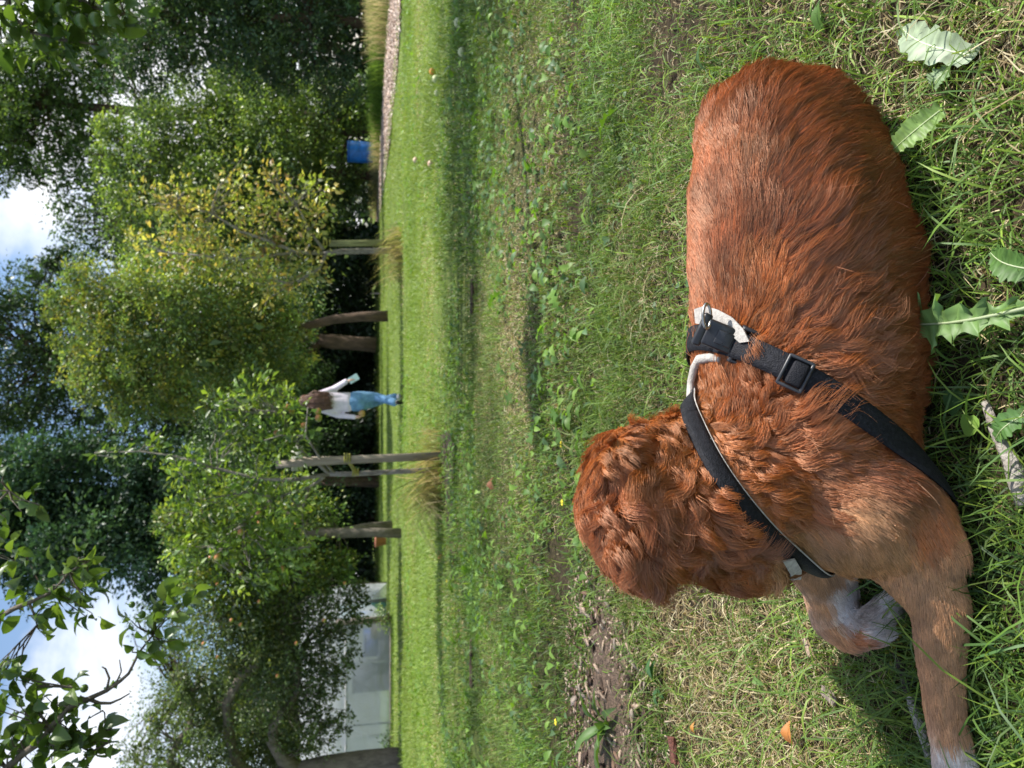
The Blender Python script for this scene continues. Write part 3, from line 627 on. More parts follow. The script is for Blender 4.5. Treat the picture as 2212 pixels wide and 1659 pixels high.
# ---- tall meadow grass along the far side of the path, and dry tufts round the young trees
straw_mat = leaf_mat('dry_grass', rough=.6, trans=.35, tcol=(1.1, 1.0, .7), spec=.2)
def stalks(name, P, H, lean, W, cols, seed, parent=None, mat=None, dirs=None, seg=4):
    r_ = np.random.default_rng(seed); n = len(P); az = r_.random(n) * 2 * PI if dirs is None else dirs + r_.normal(size=n) * .7
    d = np.stack([np.cos(az), np.sin(az), 0 * az], 1); sdv = np.stack([-np.sin(az), np.cos(az), 0 * az], 1) * .8 + np.array([.4, 0, 0]); Ls = H * r_.uniform(.5, 1.15, n); ln = lean * r_.uniform(.3, 1.4, n); ww = W * r_.uniform(.6, 1.2, n)
    rows = []
    for k in range(seg + 1):
        s = k / seg; th = ln * s * 1.2; c = P + d * (Ls * s * np.sin(th))[:, None]; c[:, 2] += Ls * s * np.cos(th)
        if k < seg: rows += [c - sdv * (ww * (1 - .5 * s) * .5)[:, None], c + sdv * (ww * (1 - .5 * s) * .5)[:, None]]
        else: rows.append(c)
    nv = 2 * seg + 1; V = np.stack(rows, 1).reshape(-1, 3); b = np.arange(n) * nv
    f4 = np.concatenate([np.stack([b + 2 * k, b + 2 * k + 1, b + 2 * k + 3, b + 2 * k + 2], 1) for k in range(seg - 1)]); f3 = np.stack([b + 2 * seg - 2, b + 2 * seg - 1, b + 2 * seg], 1)
    c = np.array(cols)[r_.integers(0, len(cols), n)] * r_.uniform(.7, 1.2, (n, 1))
    return mesh_np(name, V, [f4, f3], mat or straw_mat, parent, tint=np.repeat(c, nv, 0))
DRY = ((.50, .42, .24), (.40, .32, .18), (.58, .50, .32), (.30, .26, .12)); LUSH = ((.10, .20, .03), (.15, .26, .04), (.08, .16, .03)); MEAD = ((.42, .38, .24), (.20, .26, .08), (.12, .20, .05), (.50, .44, .30), (.34, .30, .18))
def band(n, X0, X1, yo0, yo1, seed):
    r2 = np.random.default_rng(seed); yy = r2.uniform(X0, X1, n); return np.stack([path_x(PF, yy) + r2.uniform(yo0, yo1, n), yy, 0 * yy], 1)
tag(stalks('meadow_grass', band(9000, 12, 20.5, -.1, 2.4, 71), .66, .45, .013, MEAD, 72), kind='stuff')
tag(stalks('meadow_grass', band(4000, 20, 25, -.1, 2.0, 73), .55, .55, .020, LUSH, 74), kind='stuff')
tag(stalks('meadow_grass', band(3500, 24, 31, .0, 1.6, 75), .42, .5, .016, MEAD, 76), kind='stuff')
tag(stalks('meadow_grass', band(2600, 12, 30, -.45, .12, 77), .10, .8, .012, LUSH + MEAD[:2], 78), kind='stuff')
yy_ = np.random.default_rng(79).uniform(12.5, 29, 2600); pe = np.stack([path_x(PN_, yy_) + np.random.default_rng(80).uniform(-.1, .5, 2600), yy_, 0 * yy_], 1)
tag(stalks('meadow_grass', pe, .09, .8, .012, LUSH, 81), kind='stuff')
def tuft(c, n, rad, H, lean, label, seed, W=.006, cols=((.50, .42, .24), (.40, .34, .18), (.30, .30, .10), (.20, .24, .06)), dirs=None, squash=1.0):
    r2 = np.random.default_rng(seed); a = r2.random(n) * 2 * PI; q_ = r2.random(n) ** .6 * rad
    P = np.stack([c.x + q_ * np.cos(a), c.y + q_ * np.sin(a) * squash, 0 * q_], 1)
    o_ = stalks('grass_tuft', P, H, lean, W, cols, seed + 1, dirs=dirs); tag(o_, label, 'grass tuft'); return o_
tuft(atz(955, 1035), 620, .26, .55, 1.2, 'long straw coloured grass tuft fanning out at the foot of the strapped young apple tree', 81, W=.006, dirs=PI)
tuft(atz(950, 975), 220, .24, .34, .9, 'short dry grass tuft at the foot of the grey stake', 82, W=.005)
tuft(atz(868, 548), 420, .45, .62, 1.1, 'tall dry grass tuft round the foot of the yellowing tree', 83, W=.009, dirs=PI * .9)
tuft(atz(864, 525), 300, .3, .35, .9, 'low grass tuft right of the green stake', 84, W=.009, cols=MEAD)
tuft(atz(822, 335), 260, .5, .55, .7, 'dry seed heads in front of the blue barrel', 85, W=.012, cols=MEAD)
# dark soil and the nearest young tree's shadow streak, painted as one strip
soil = pbr('soil_and_shadow', (.055, .038, .025), rough=.98, scale=20, var=.3, bump=1, bscale=60)
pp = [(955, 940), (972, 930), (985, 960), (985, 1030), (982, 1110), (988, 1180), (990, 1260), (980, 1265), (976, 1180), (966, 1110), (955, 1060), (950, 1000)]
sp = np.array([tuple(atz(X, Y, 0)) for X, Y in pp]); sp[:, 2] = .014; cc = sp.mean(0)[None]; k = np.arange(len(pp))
tag(mesh_np('soil_shadow_strip', np.concatenate([sp, cc]), [np.stack([k, (k + 1) % len(pp), np.full(len(pp), len(pp))], 1)], soil), kind='structure')

# ================================================================== BUILT THINGS
wood_grey = pbr('weathered_stake_wood', (.33, .28, .22), rough=.85, scale=20, var=.25, bump=.7, bscale=60, stretch=(1, 1, .15), col2=(.20, .165, .125))
wood_green = pbr('green_stake_wood', (.22, .22, .09), rough=.85, scale=20, var=.25, bump=.5, stretch=(1, 1, .15))
y = 6.2
mb = MB(); mb.tube([at(968, 984, y), at(780, 992, y), at(700, 996, y), at(596, 1003, y)], .034, 14); st = mb.build('tree_stake', wood_grey, None, smooth=False); tag(st, 'thick round weathered wooden stake supporting the nearest young tree', 'stake')
strap_m = pbr('yellow_strap', (.38, .34, .06), rough=.7, scale=30, var=.3, col2=(.18, .17, .05))
mb = MB()
a0, b0 = at(750, 990, y), at(768, 1020, y + .07)
for cpt, rr in ((a0, .037), (b0, .026)):
    for dz in (-.02, 0.0, .02): mb.tube([cpt + Vector((rr * math.cos(t), rr * math.sin(t), dz)) for t in np.linspace(0, 2 * PI, 16, endpoint=False)], .008, 6, closed=True)
for dz, dy in ((-.02, -.035), (.012, -.04), (.0, .045)): mb.tube([a0 + Vector((0, dy, dz)), (a0 + b0) / 2 + Vector((0, dy * .5, dz * .3)), b0 + Vector((0, dy * .7, dz * .6))], .011, 6)
tag(mb.build('tree_tie', strap_m, None, smooth=True), 'yellow and black strap tying the near young tree to its stake', 'strap')
y = 12.7
mb = MB(); mb.tube([at(866, 524, y), at(780, 525, y), at(712, 526, y)], .055, 14); tag(mb.build('tree_stake', wood_green, None), 'mossy green wooden stake beside the yellowing young tree', 'stake')
mb = MB()
for dz in (-.05, 0, .05): mb.tube([at(706, 524, y) + Vector((.05 * math.cos(t), .05 * math.sin(t), dz)) + Vector((0.0, 0, 0)) for t in np.linspace(0, 2 * PI, 14, endpoint=False)], .012, 6, closed=True)
tag(mb.build('tree_tie', strap_m, None, smooth=True), 'dull yellow wrapping round the top of the green stake', 'strap')
mb = MB(); mb.tube([atz(821, 634), at(801, 634, 27)], .03, 6); tag(mb.build('post', wood_grey, None), 'small pale post at the dark edge of the far lawn', 'post')
# blue barrel
blue = pbr('blue_plastic', (.02, .20, .72), rough=.4, scale=6, var=.15, spec=.5)
dirt = pbr('barrel_rim', (.02, .14, .55), rough=.45)
bc = at(832, 332, 27.5); bc.z = 0; br = empty('water_barrel', tuple(bc)); tag(br, 'bright blue plastic water barrel standing by the path', 'barrel')
def lathe(mb, c, prof, seg=32, tint=None):
    V = []; f = []
    for r, z in prof:
        for k in range(seg): V.append((c[0] + r * math.cos(2 * PI * k / seg), c[1] + r * math.sin(2 * PI * k / seg), c[2] + z))
    for i in range(len(prof) - 1):
        for k in range(seg): f.append((i * seg + k, i * seg + (k + 1) % seg, (i + 1) * seg + (k + 1) % seg, (i + 1) * seg + k))
    mb.add(V, f, tint=tint)
mb = MB(); lathe(mb, bc, [(.001, 0), (.35, 0), (.36, .03), (.37, .28), (.36, .30), (.37, .33), (.385, .68), (.375, .70), (.385, .73), (.375, 1.04), (.36, 1.07), (.35, 1.07), (.35, .5), (.001, .5)]); mb.build('barrel_body', blue, br, smooth=True)
mb = MB(); lathe(mb, bc, [(.355, 1.05), (.385, 1.05), (.395, 1.08), (.385, 1.13), (.36, 1.14), (.345, 1.13), (.355, 1.05)]); mb.build('rim', dirt, br, smooth=True)
# shed far behind the yellowing tree
shed_w = pbr('pale_render', (.55, .54, .56), rough=.9, scale=5, var=.15); shed_r = pbr('shed_roof', (.12, .11, .11), rough=.8); glass_d = pbr('dark_window', (.01, .012, .03), rough=.1, spec=.6)
sc = at(800, 556, 32); sc.z = 0; sh = empty('garden_shed', tuple(sc)); tag(sh, 'small pale hut with a dark window glimpsed in the shade behind the yellowing tree', 'hut')
MB().box((sc.x, sc.y + 1, 1.1), (1.7, 2.0, 2.2)).build('wall', shed_w, sh)
MB().box((sc.x, sc.y + 1, 2.28), (1.9, 2.3, .14)).build('roof', shed_r, sh)
wx = at(727, 562, 31.9); fr = MB().box((wx.x, sc.y - .02, wx.z), (.62, .06, .55)).build('window', shed_w, sh)
MB().box((wx.x, sc.y - .055, wx.z), (.50, .02, .43)).build('pane', glass_d, fr)
tc_ = pbr('terracotta', (.42, .17, .10), rough=.8); bq = at(816, 1170, 20); bq.z = 0
mb = MB(); lathe(mb, bq, [(.001, 0), (.09, 0), (.13, .25), (.145, .25), (.145, .30), (.12, .30), (.10, .1), (.001, .1)], 20); tag(mb.build('flower_pot', tc_, None, smooth=True), 'small terracotta pot behind the twin trunks', 'pot')
pl = pbr('pale_board', (.55, .55, .45), rough=.8, scale=8, var=.15)
nb = at(800, 990, 14.0); mb = MB(); mb.tube([Vector((nb.x, 14, 0)), at(640, 990, 14)], .03, 8); pn = empty('notice_board', (nb.x, 14, 0)); tag(pn, 'blurred pale board on a post half hidden behind the top of the grey stake', 'board'); mb.build('post', wood_grey, pn)
bb = at(642, 990, 13.95); MB().box((bb.x, 13.95, bb.z), (.46, .03, .20)).build('panel', pl, pn)
# ---- plastic greenhouse on the left
film, nt, o = new_mat('greenhouse_film'); N = nt.nodes.new; L = nt.links.new
p = N('ShaderNodeBsdfPrincipled'); p.inputs['Base Color'].default_value = (.80, .82, .86, 1); p.inputs['Roughness'].default_value = .28; p.inputs['Specular IOR Level'].default_value = .6
tr = N('ShaderNodeBsdfTransparent'); tr.inputs[0].default_value = (.85, .88, .92, 1); tl = N('ShaderNodeBsdfTranslucent'); tl.inputs[0].default_value = (.88, .90, .95, 1)
ms1 = N('ShaderNodeMixShader'); ms1.inputs[0].default_value = .45; ms2 = N('ShaderNodeMixShader'); ms2.inputs[0].default_value = .5
L(p.outputs[0], ms1.inputs[1]); L(tl.outputs[0], ms1.inputs[2]); L(ms1.outputs[0], ms2.inputs[1]); L(tr.outputs[0], ms2.inputs[2]); L(ms2.outputs[0], o.inputs[0])
tcx = N('ShaderNodeTexCoord'); wv = N('ShaderNodeTexNoise'); wv.inputs['Scale'].default_value = 1.6; wv.inputs['Detail'].default_value = 4; wv.inputs['Distortion'].default_value = 2.5
bpn = N('ShaderNodeBump'); bpn.inputs['Strength'].default_value = .7; bpn.inputs['Distance'].default_value = .12; L(tcx.outputs['Object'], wv.inputs[0]); L(wv.outputs['Fac'], bpn.inputs['Height']); L(bpn.outputs[0], p.inputs['Normal'])
gy_ = 16.1; gx1 = at(848, 1343, gy_).x; gx0 = -11.5
gr = empty('greenhouse', ((gx0 + gx1) / 2, gy_, 0)); tag(gr, 'long garden greenhouse covered in cloudy plastic film behind the old apple tree', 'greenhouse')
frame_m = pbr('greenhouse_frame', (.16, .14, .12), rough=.7); pipe_m = pbr('pale_pipe', (.42, .42, .44), rough=.5)
def hoop(x, n=15, grow=0.0):
    pts = [Vector((x, gy_ - grow, 0)), Vector((x, gy_ - grow, .55)), Vector((x, gy_ - grow, .98))]
    for t in np.linspace(0, PI, n)[1:-1]: pts.append(Vector((x, gy_ + 1.6 - (1.6 + grow) * math.cos(t), .98 + (1.05 + grow) * math.sin(t))))
    pts += [Vector((x, gy_ + 3.2 + grow, .98)), Vector((x, gy_ + 3.2 + grow, 0))]; return pts
xs = [gx1, at(845, 1428, gy_).x, at(845, 1560, gy_).x, -9.0, -10.2, gx0]
for x in xs:
    mb = MB(); mb.tube(hoop(x), .022, 6); mb.build('hoop', pipe_m if x != gx1 else frame_m, gr, smooth=True)
for i in range(len(xs) - 1):                                   # a sheet of film between each pair of hoops, slack between them
    n = 8; V = []; 
    for a in range(n + 1):
        x = xs[i] + (xs[i + 1] - xs[i]) * a / n; g_ = .028 - .03 * math.sin(PI * a / n)
        for j, q_ in enumerate(hoop(x, 15, g_)): V.append(tuple(q_ + Vector((0, .012 * math.sin(a * 2.1 + j * .9 + i), 0))))
    m_ = len(hoop(0)); a, b = np.meshgrid(np.arange(n), np.arange(m_ - 1)); q_ = (a * m_ + b).ravel()
    mesh_np('film_panel', V, [np.stack([q_, q_ + 1, q_ + m_ + 1, q_ + m_], 1)], film, gr, smooth=True)
for z, yy in ((.04, gy_ - .03), (.98, gy_ - .0)):
    MB().box(((gx0 + gx1) / 2, yy + .02, z), (gx1 - gx0, .035, .05)).build('rail', frame_m if z < .5 else pipe_m, gr)
MB().box((gx1 + .05, gy_ + .06, .6), (.10, .09, 1.2)).build('corner_post', frame_m, gr)
V = []; hp = hoop(gx1 + .0, 15, 0)
V = [tuple(q_) for q_ in hp] + [(gx1, gy_ + 1.6, .5)]; k = np.arange(len(hp) - 1); mesh_np('film_panel', V, [np.stack([k, k + 1, np.full(len(k), len(hp))], 1)], film, gr)
navy = pbr('blue_crate', (.03, .08, .28), rough=.5, scale=5, var=.2); greyc = pbr('grey_crate', (.13, .14, .17), rough=.7, scale=5, var=.3); brd = pbr('brown_board', (.20, .16, .12), rough=.8, scale=4, var=.3)
def crate(X0, X1, Y0, Y1, y, m, label, name='crate', cat='crate'):
    a, b = at(X1, Y1, y), at(X0, Y0, y); z0 = max(0, a.z); t = empty(name, ((a.x + b.x) / 2, y, z0)); tag(t, label, cat)
    w, h = abs(b.x - a.x), b.z - z0; c = ((a.x + b.x) / 2, y + .2, z0 + h / 2)
    MB().box((c[0], y, c[2]), (w, .02, h)).box((c[0], y + .4, c[2]), (w, .02, h)).box((c[0] - w / 2, y + .2, c[2]), (.02, .38, h)).box((c[0] + w / 2, y + .2, c[2]), (.02, .38, h)).box((c[0], y + .2, z0 + .01), (w - .02, .38, .02)).build('box_side', m, t)
    MB().box((c[0], y - .015, z0 + h - .03), (w + .03, .03, .05)).build('box_rim', m, t); MB().box((c[0], y + .415, z0 + h - .03), (w + .03, .03, .05)).build('box_rim', m, t)
crate(785, 845, 1372, 1415, 16.5, navy, 'blue crate seen through the greenhouse film')
crate(760, 848, 1442, 1490, 16.5, greyc, 'tall grey dark bin seen through the greenhouse film', 'bin', 'bin')
crate(818, 848, 1385, 1432, 16.35, greyc, 'low grey box on the greenhouse floor in front of the blue crate')
crate(800, 846, 1345, 1374, 16.4, brd, 'brown box in the corner of the greenhouse')
# teal framed door panel beyond the greenhouse
teal = pbr('teal_panel', (.22, .48, .50), rough=.45, scale=3, var=.1); lteal = pbr('pale_teal_strip', (.62, .78, .80), rough=.5); grey_p = pbr('grey_post', (.22, .23, .24), rough=.6); bl2 = pbr('blue_cloth', (.05, .28, .62), rough=.6)
y = 19.0; X0 = at(800, 1338, y).x; X1 = at(800, 1294, y).x; dr = empty('teal_screen', ((X0 + X1) / 2, y, 0)); tag(dr, 'pale teal screen with grey side post right of the greenhouse', 'screen')
w = X1 - X0; H_ = at(733, 1300, y).z
MB().box((X0 + w * .5, y + .03, H_ / 2 + .02), (w, .04, H_ - .04)).build('panel', lteal, dr)
for fx, fw in ((.93, .12),): MB().box((X0 + w * fx, y - .01, H_ / 2), (w * fw, .07, H_)).build('post', grey_p, dr)
for fx, fw, m in ((.70, .22, teal), (.36, .10, teal)): MB().box((X0 + w * fx, y - .0, H_ / 2), (w * fw, .03, H_ * .94)).build('strip', m, dr)
MB().box((X0 + w * .36, y - .03, H_ * .42), (w * .16, .02, H_ * .35)).build('strip', bl2, dr)
simple('bush', 'small leafy plant growing at the corner of the greenhouse', 'plant', 15.9, [(828, 1335, 14, 0), (818, 1318, 10, .3), (838, 1350, 12, 0)], 500, .05, MIDG, seed=44, tr=.01, clump=.4, per=10, shell=.2, mat=leafm, twigs=8)
simple('bush', 'leafy weed against the greenhouse film by the old trunk', 'plant', 15.9, [(836, 1600, 15, 0), (846, 1622, 13, 0)], 350, .06, DARK, seed=45, tr=.01, clump=.4, per=10, shell=.2, mat=leafm, twigs=8)
# grass skirt at the foot of the greenhouse
r2 = np.random.default_rng(4); P = np.stack([r2.uniform(-9.5, -4.8, 2600), r2.uniform(15.4, 16.05, 2600), np.zeros(2600)], 1); tag(stalks('meadow_grass', P, .07, .7, .010, ((.08, .15, .03), (.12, .20, .04)), 5), kind='stuff')
def edge_line(n): 
    x = r_.uniform(-16, 5, n); return np.stack([x, 26.5 + r_.random(n) * 1.5 + .4 * np.sin(x * 2), 0 * x], 1)
tag(stalks('meadow_grass', edge_line(5000), .20, .6, .02, ((.06, .11, .02), (.09, .15, .03), (.12, .13, .05)), 6), kind='stuff')

# ================================================================== NEAR BRANCHES OVERHEAD
def big_leaf(name, n=7):
    s = np.linspace(0, 1, n); w = .27 * np.sin(PI * np.clip(s, 0, 1) ** .85) ** .75 + .004; c = np.stack([s, 0 * s, .16 * np.sin(PI * s) - .10 * s ** 2], 1)
    Lf = c + np.stack([0 * s, w, w * .35 + .015 * np.sin(s * 17)], 1); Rt = c + np.stack([0 * s, -w, w * .35 - .015 * np.sin(s * 13)], 1); stem = np.array([[-.22, .006, .03], [-.22, -.006, .03], [0, .012, 0], [0, -.012, 0]])
    V = np.concatenate([c, Lf, Rt, stem]); f = []
    for i in range(n - 1): f += [(i, i + 1, n + i + 1, n + i), (i, 2 * n + i, 2 * n + i + 1, i + 1)]
    f.append((3 * n, 3 * n + 1, 3 * n + 3, 3 * n + 2)); me_ = []
    for t in ((.065, .12, .030), (.095, .16, .036), (.13, .20, .045), (.075, .115, .050)):
        o_ = mesh_np(name, V, [np.array(f)], leafm, tint=np.tile(t, (len(V), 1)), smooth=True, local=True); me_.append(o_.data); bpy.data.objects.remove(o_)
    return me_
LM = big_leaf('leaf')
def near_branch(root_pt, label, name, paths, clusters, leaf, seed, fruits=(), trunk=None, group=None):
    rr = random.Random(seed); rt = empty(name, tuple(root_pt)); tag(rt, label, 'branch' if 'branch' in name else 'tree', group); mb = MB()
    if trunk: mb.tube([p_ for p_, _ in trunk], [r for _, r in trunk], 12)
    for pts, r0, r1 in paths: mb.tube(pts, np.linspace(r0, r1, len(pts)), 6)
    allp = [p_ for pts, _, _ in paths for p_ in pts]; bs = Vector(root_pt)
    for c, rad, n in clusters:
        for _ in range(n):
            d = Vector((rr.gauss(0, 1), rr.gauss(0, 1), rr.gauss(0, .8))).normalized(); q_ = c + d * rad * rr.random() ** .5
            s = leaf * rr.uniform(.6, 1.25); ax = (d + Vector((rr.gauss(0, .6), rr.gauss(0, .6), rr.gauss(-.35, .5)))).normalized()
            nn = Vector((rr.gauss(0, .7), rr.gauss(0, .7), 1)); y_ = nn.cross(ax).normalized(); z_ = ax.cross(y_)
            o_ = bpy.data.objects.new('leaf', LM[rr.randrange(4)]); SC.collection.objects.link(o_); o_.parent = rt
            M_ = Matrix((ax, y_, z_)).transposed().to_4x4(); M_.translation = q_ - bs; o_.matrix_local = M_ @ Matrix.Scale(s, 4)
            if rr.random() < .35:
                near = min(allp, key=lambda v: (v - q_).length)
                if (near - q_).length < .5: mb.tube([near, near.lerp(q_, .5) + Vector((rr.gauss(0, .01), 0, .012)), q_], [.0028, .0022, .0012], 4, cap=False)
    for q_, r in fruits:
        ma = MB(); ma.ball(q_, (r, r, r * .92), 14, 10); ma.tube([q_ + Vector((0, 0, r * .8)), q_ + Vector((.004, 0, r * 1.6))], .0015, 5); V = np.concatenate(ma.v)
        mesh_np('apple', V, [np.concatenate(ma.f4), np.concatenate(ma.f3)], applem, rt, tint=np.tile((.07, .13, .025), (len(V), 1)), smooth=True)
    mb.build('wood', bark_mat, rt, smooth=True); return rt
y = 2.4; B = lambda X, Y, dy=0: at(X, Y, y + dy)
tk = Vector((-2.6, 2.5, 0))
paths = [([Vector((-2.5, 2.5, 1.5)), B(-60, 1760), B(15, 1658), B(54, 1625), B(91, 1601), B(109, 1571), B(151, 1528), B(190, 1510), B(230, 1492), B(260, 1471), B(278, 1455), B(300, 1410), B(330, 1372)], .013, .003),
         ([B(91, 1601), B(130, 1607), B(169, 1609), B(205, 1596), B(239, 1574), B(253, 1550)], .009, .003), ([B(169, 1609), B(196, 1624), B(232, 1606), B(248, 1580)], .004, .002),
         ([B(190, 1510), B(215, 1519), B(239, 1519), B(260, 1510), B(280, 1498)], .006, .002), ([B(230, 1492), B(236, 1465), B(228, 1445), B(220, 1440)], .004, .002), ([B(250, 1478), B(262, 1450), B(258, 1425)], .003, .0015),
         ([B(151, 1528), B(155, 1500), B(156, 1485)], .004, .002), ([B(205, 1596), B(228, 1580), B(226, 1540), B(222, 1535)], .003, .0015), ([B(91, 1601), B(130, 1560), B(150, 1545)], .005, .002),
         ([B(-40, 1700, .2), B(-30, 1420, .2), B(0, 1332, .1), B(30, 1315, .1), B(63, 1302, .1), B(90, 1290, .1), B(115, 1278, .1), B(150, 1235, .1), B(190, 1215, .1)], .010, .003), ([B(63, 1302, .1), B(75, 1330, .1), B(80, 1350, .1)], .004, .002),
         ([B(-30, 1420, .2), B(-40, 1180, .2), B(-10, 1090, .2), B(20, 1060, .2)], .008, .003)]
cl_ = [(B(150, 1240, .1), .07, 16), (B(185, 1215, .1), .05, 8), (B(120, 1290, .1), .06, 12), (B(185, 1275, .1), .05, 8), (B(200, 1310, .1), .045, 5), (B(60, 1330, .1), .05, 7), (B(85, 1365, .1), .03, 3), (B(10, 1290, .1), .05, 6),
       (B(30, 1105, .2), .055, 8), (B(70, 1085, .2), .03, 3), (B(15, 1180, .2), .06, 7), (B(50, 1200, .2), .04, 5), (B(0, 1040, .2), .05, 5), (B(10, 1440), .055, 12), (B(30, 1470), .05, 8), (B(55, 1500), .05, 5), (B(0, 1500), .06, 8),
       (B(80, 1540), .06, 10), (B(120, 1510), .06, 10), (B(150, 1490), .055, 9), (B(110, 1560), .05, 8), (B(160, 1555), .05, 8), (B(190, 1570), .05, 7), (B(60, 1590), .07, 12), (B(20, 1560), .07, 10), (B(130, 1600), .055, 8), (B(170, 1620), .06, 10),
       (B(220, 1615), .05, 7), (B(120, 1640), .07, 12), (B(70, 1640), .07, 12), (B(20, 1640), .08, 14), (B(200, 1645), .06, 8), (B(250, 1590), .03, 3), (B(340, 1350), .05, 9), (B(370, 1330), .055, 9), (B(400, 1310), .05, 6), (B(330, 1385), .05, 8), (B(310, 1410), .04, 4),
       (B(300, 1345), .04, 5), (B(355, 1290), .03, 3), (B(280, 1330), .03, 2), (B(240, 1500), .03, 2), (B(380, 1375), .04, 4), (B(-60, 1600), .15, 20), (B(-80, 1400), .15, 16)]
near_branch((-2.6, 2.5, 0), 'near apple tree leaning in with large leaves and bare curling twigs against the clouds', 'near_tree', paths, cl_, .062, 3,
            trunk=[(tk, .11), (tk + Vector((.05, 0, .8)), .10), (tk + Vector((.1, 0, 1.5)), .08), (tk + Vector((.0, .1, 2.4)), .05)], fruits=[(B(307, 1328), .012), (B(182, 1487), .012), (B(285, 1306), .010), (B(195, 1625), .012)])
y = 2.9; tk = Vector((4.2, 4.2, 0))
paths = [([Vector((4.2, 4.2, 1.9)), Vector((3.2, 3.6, 2.4)), B(40, -260), B(90, -100), B(140, -20), B(200, 15), B(270, 30)], .025, .004), ([B(40, -260), B(10, -60), B(20, 30), B(70, 70), B(150, 90), B(210, 95)], .012, .003), ([B(90, -100), B(30, 0), B(0, 60)], .008, .003)]
cl_ = [(B(X, Y), r, n) for X, Y, r, n in ((20, 30, .10, 26), (70, 40, .10, 26), (120, 40, .09, 22), (160, 20, .09, 22), (200, 30, .08, 18), (240, 40, .07, 14), (275, 30, .05, 8), (120, 85, .06, 10), (170, 85, .05, 9), (210, 95, .05, 7), (60, 90, .06, 9), (20, 90, .05, 6), (150, -40, .14, 30), (60, -60, .16, 34), (230, -30, .10, 16), (100, 110, .03, 3))]
near_branch((4.2, 4.2, 0), 'dark leaved fruit tree reaching in with green apples in front of the tall airy tree', 'near_tree', paths, cl_, .075, 9,
            trunk=[(tk, .14), (tk + Vector((-.05, 0, 1.0)), .12), (tk + Vector((0, 0, 1.9)), .11), (tk + Vector((.1, .1, 3.0)), .07)], fruits=[(B(175, 45, -.08), .024), (B(206, 42, -.08), .024), (B(238, 20, -.08), .026), (B(130, 20, -.1), .022), (B(90, 60, -.05), .02)])
# the rest of that tree and its neighbour, just out of the picture on the right: they shade the lawn
def shade(x, y_, lobes_, n, lab, seed): tree('orchard_tree', lab, 'tree', [(Vector((x, y_, 0)), .15), (Vector((x, y_, 1.2)), .13), (Vector((x + .1, y_, 2.4)), .08)], [], [(Vector(c), r) for c, r in lobes_], n, .085, APPLE, bark_mat, seed=seed, clump=.3, per=12, shell=.2, twigs=30)
shade(5.2, 5.2, [((4.6, 5.4, 3.6), .9), ((5.6, 4.8, 3.2), .9), ((5.4, 6.2, 3.6), .9), ((3.9, 6.0, 4.5), .7), ((3.4, 4.9, 4.4), .7), ((2.6, 5.6, 4.8), .7), ((1.7, 5.0, 4.6), .7), ((2.2, 4.2, 4.3), .55), ((.9, 5.7, 5.0), .6), ((.6, 4.8, 4.7), .5), ((4.6, 4.4, 3.9), .7), ((3.2, 6.4, 5.0), .6), ((5.0, 5.4, 4.6), .8)], 4200, 'apple tree just beyond the edge of the view whose crown shades the lawn', 91)
# ================================================================== PERSON walking away
def blob(name, balls, voxel, mat, parent, it=5, ell=()):
    mb = MB()
    for c, r in balls: mb.ball(c, r, 12, 8)
    for c, r in ell: mb.ball(c, r, 12, 8)
    t = mb.build('draft', None); m = t.modifiers.new('r', 'REMESH'); m.mode = 'VOXEL'; m.voxel_size = voxel; m = t.modifiers.new('s', 'SMOOTH'); m.factor = .6; m.iterations = it
    dg = bpy.context.evaluated_depsgraph_get(); dg.update(); me = bpy.data.meshes.new_from_object(t.evaluated_get(dg)); bpy.data.objects.remove(t)
    me.transform(Matrix.Translation(-base(parent))); me.materials.clear(); me.materials.append(mat); me.name = name
    me.polygons.foreach_set('use_smooth', np.ones(len(me.polygons), bool))
    o_ = bpy.data.objects.new(name, me); SC.collection.objects.link(o_); o_.parent = parent; return o_
def ch(pts, n=8):
    out_ = []
    for (a, ra), (b, rb) in zip(pts[:-1], pts[1:]):
        for i in range(n): t = i / n; out_.append((Vector(a).lerp(Vector(b), t), ra + (rb - ra) * t))
    out_.append((Vector(pts[-1][0]), pts[-1][1])); return out_
y = 12.0; Q = lambda X, Y, dy=0: at(X, Y, y + dy)
ft = atz(869, 868); y = ft.y
pr = empty('person', (ft.x, ft.y, 0)); tag(pr, 'person with long brown hair, pale lilac top and blue jeans walking away across the lawn', 'person')
skin_m = pbr('skin', (.62, .38, .29), rough=.5, scale=20, var=.06); hair_m = pbr('brown_hair', (.075, .036, .026), rough=.4, scale=60, var=.4, stretch=(1, 1, .08), bump=.8, bscale=120, col2=(.17, .085, .05))
top_m = pbr('lilac_knit', (.70, .62, .74), rough=.85, scale=30, var=.05, bump=.3); jean_m = pbr('blue_denim', (.17, .34, .56), rough=.85, scale=18, var=.2, bump=.4, col2=(.10, .21, .38)); white_m = pbr('white_trainer', (.75, .74, .72), rough=.6); black_m = pbr('black_sole', (.02, .02, .022), rough=.6)
Hc = Q(664, 866); sL, sR = Q(697, 884), Q(691, 851); pel = Q(765, 868)
eL, wL = Q(730, 897, .02), Q(766, 901, -.05); eR, wR = Q(722, 840, .02), Q(750, 824, -.10)
hL, hR = Q(775, 876), Q(775, 859); kL, aL = Q(812, 869, .16), Q(853, 857, .24); kR, aR = Q(811, 857, .02), Q(851, 869, -.16)
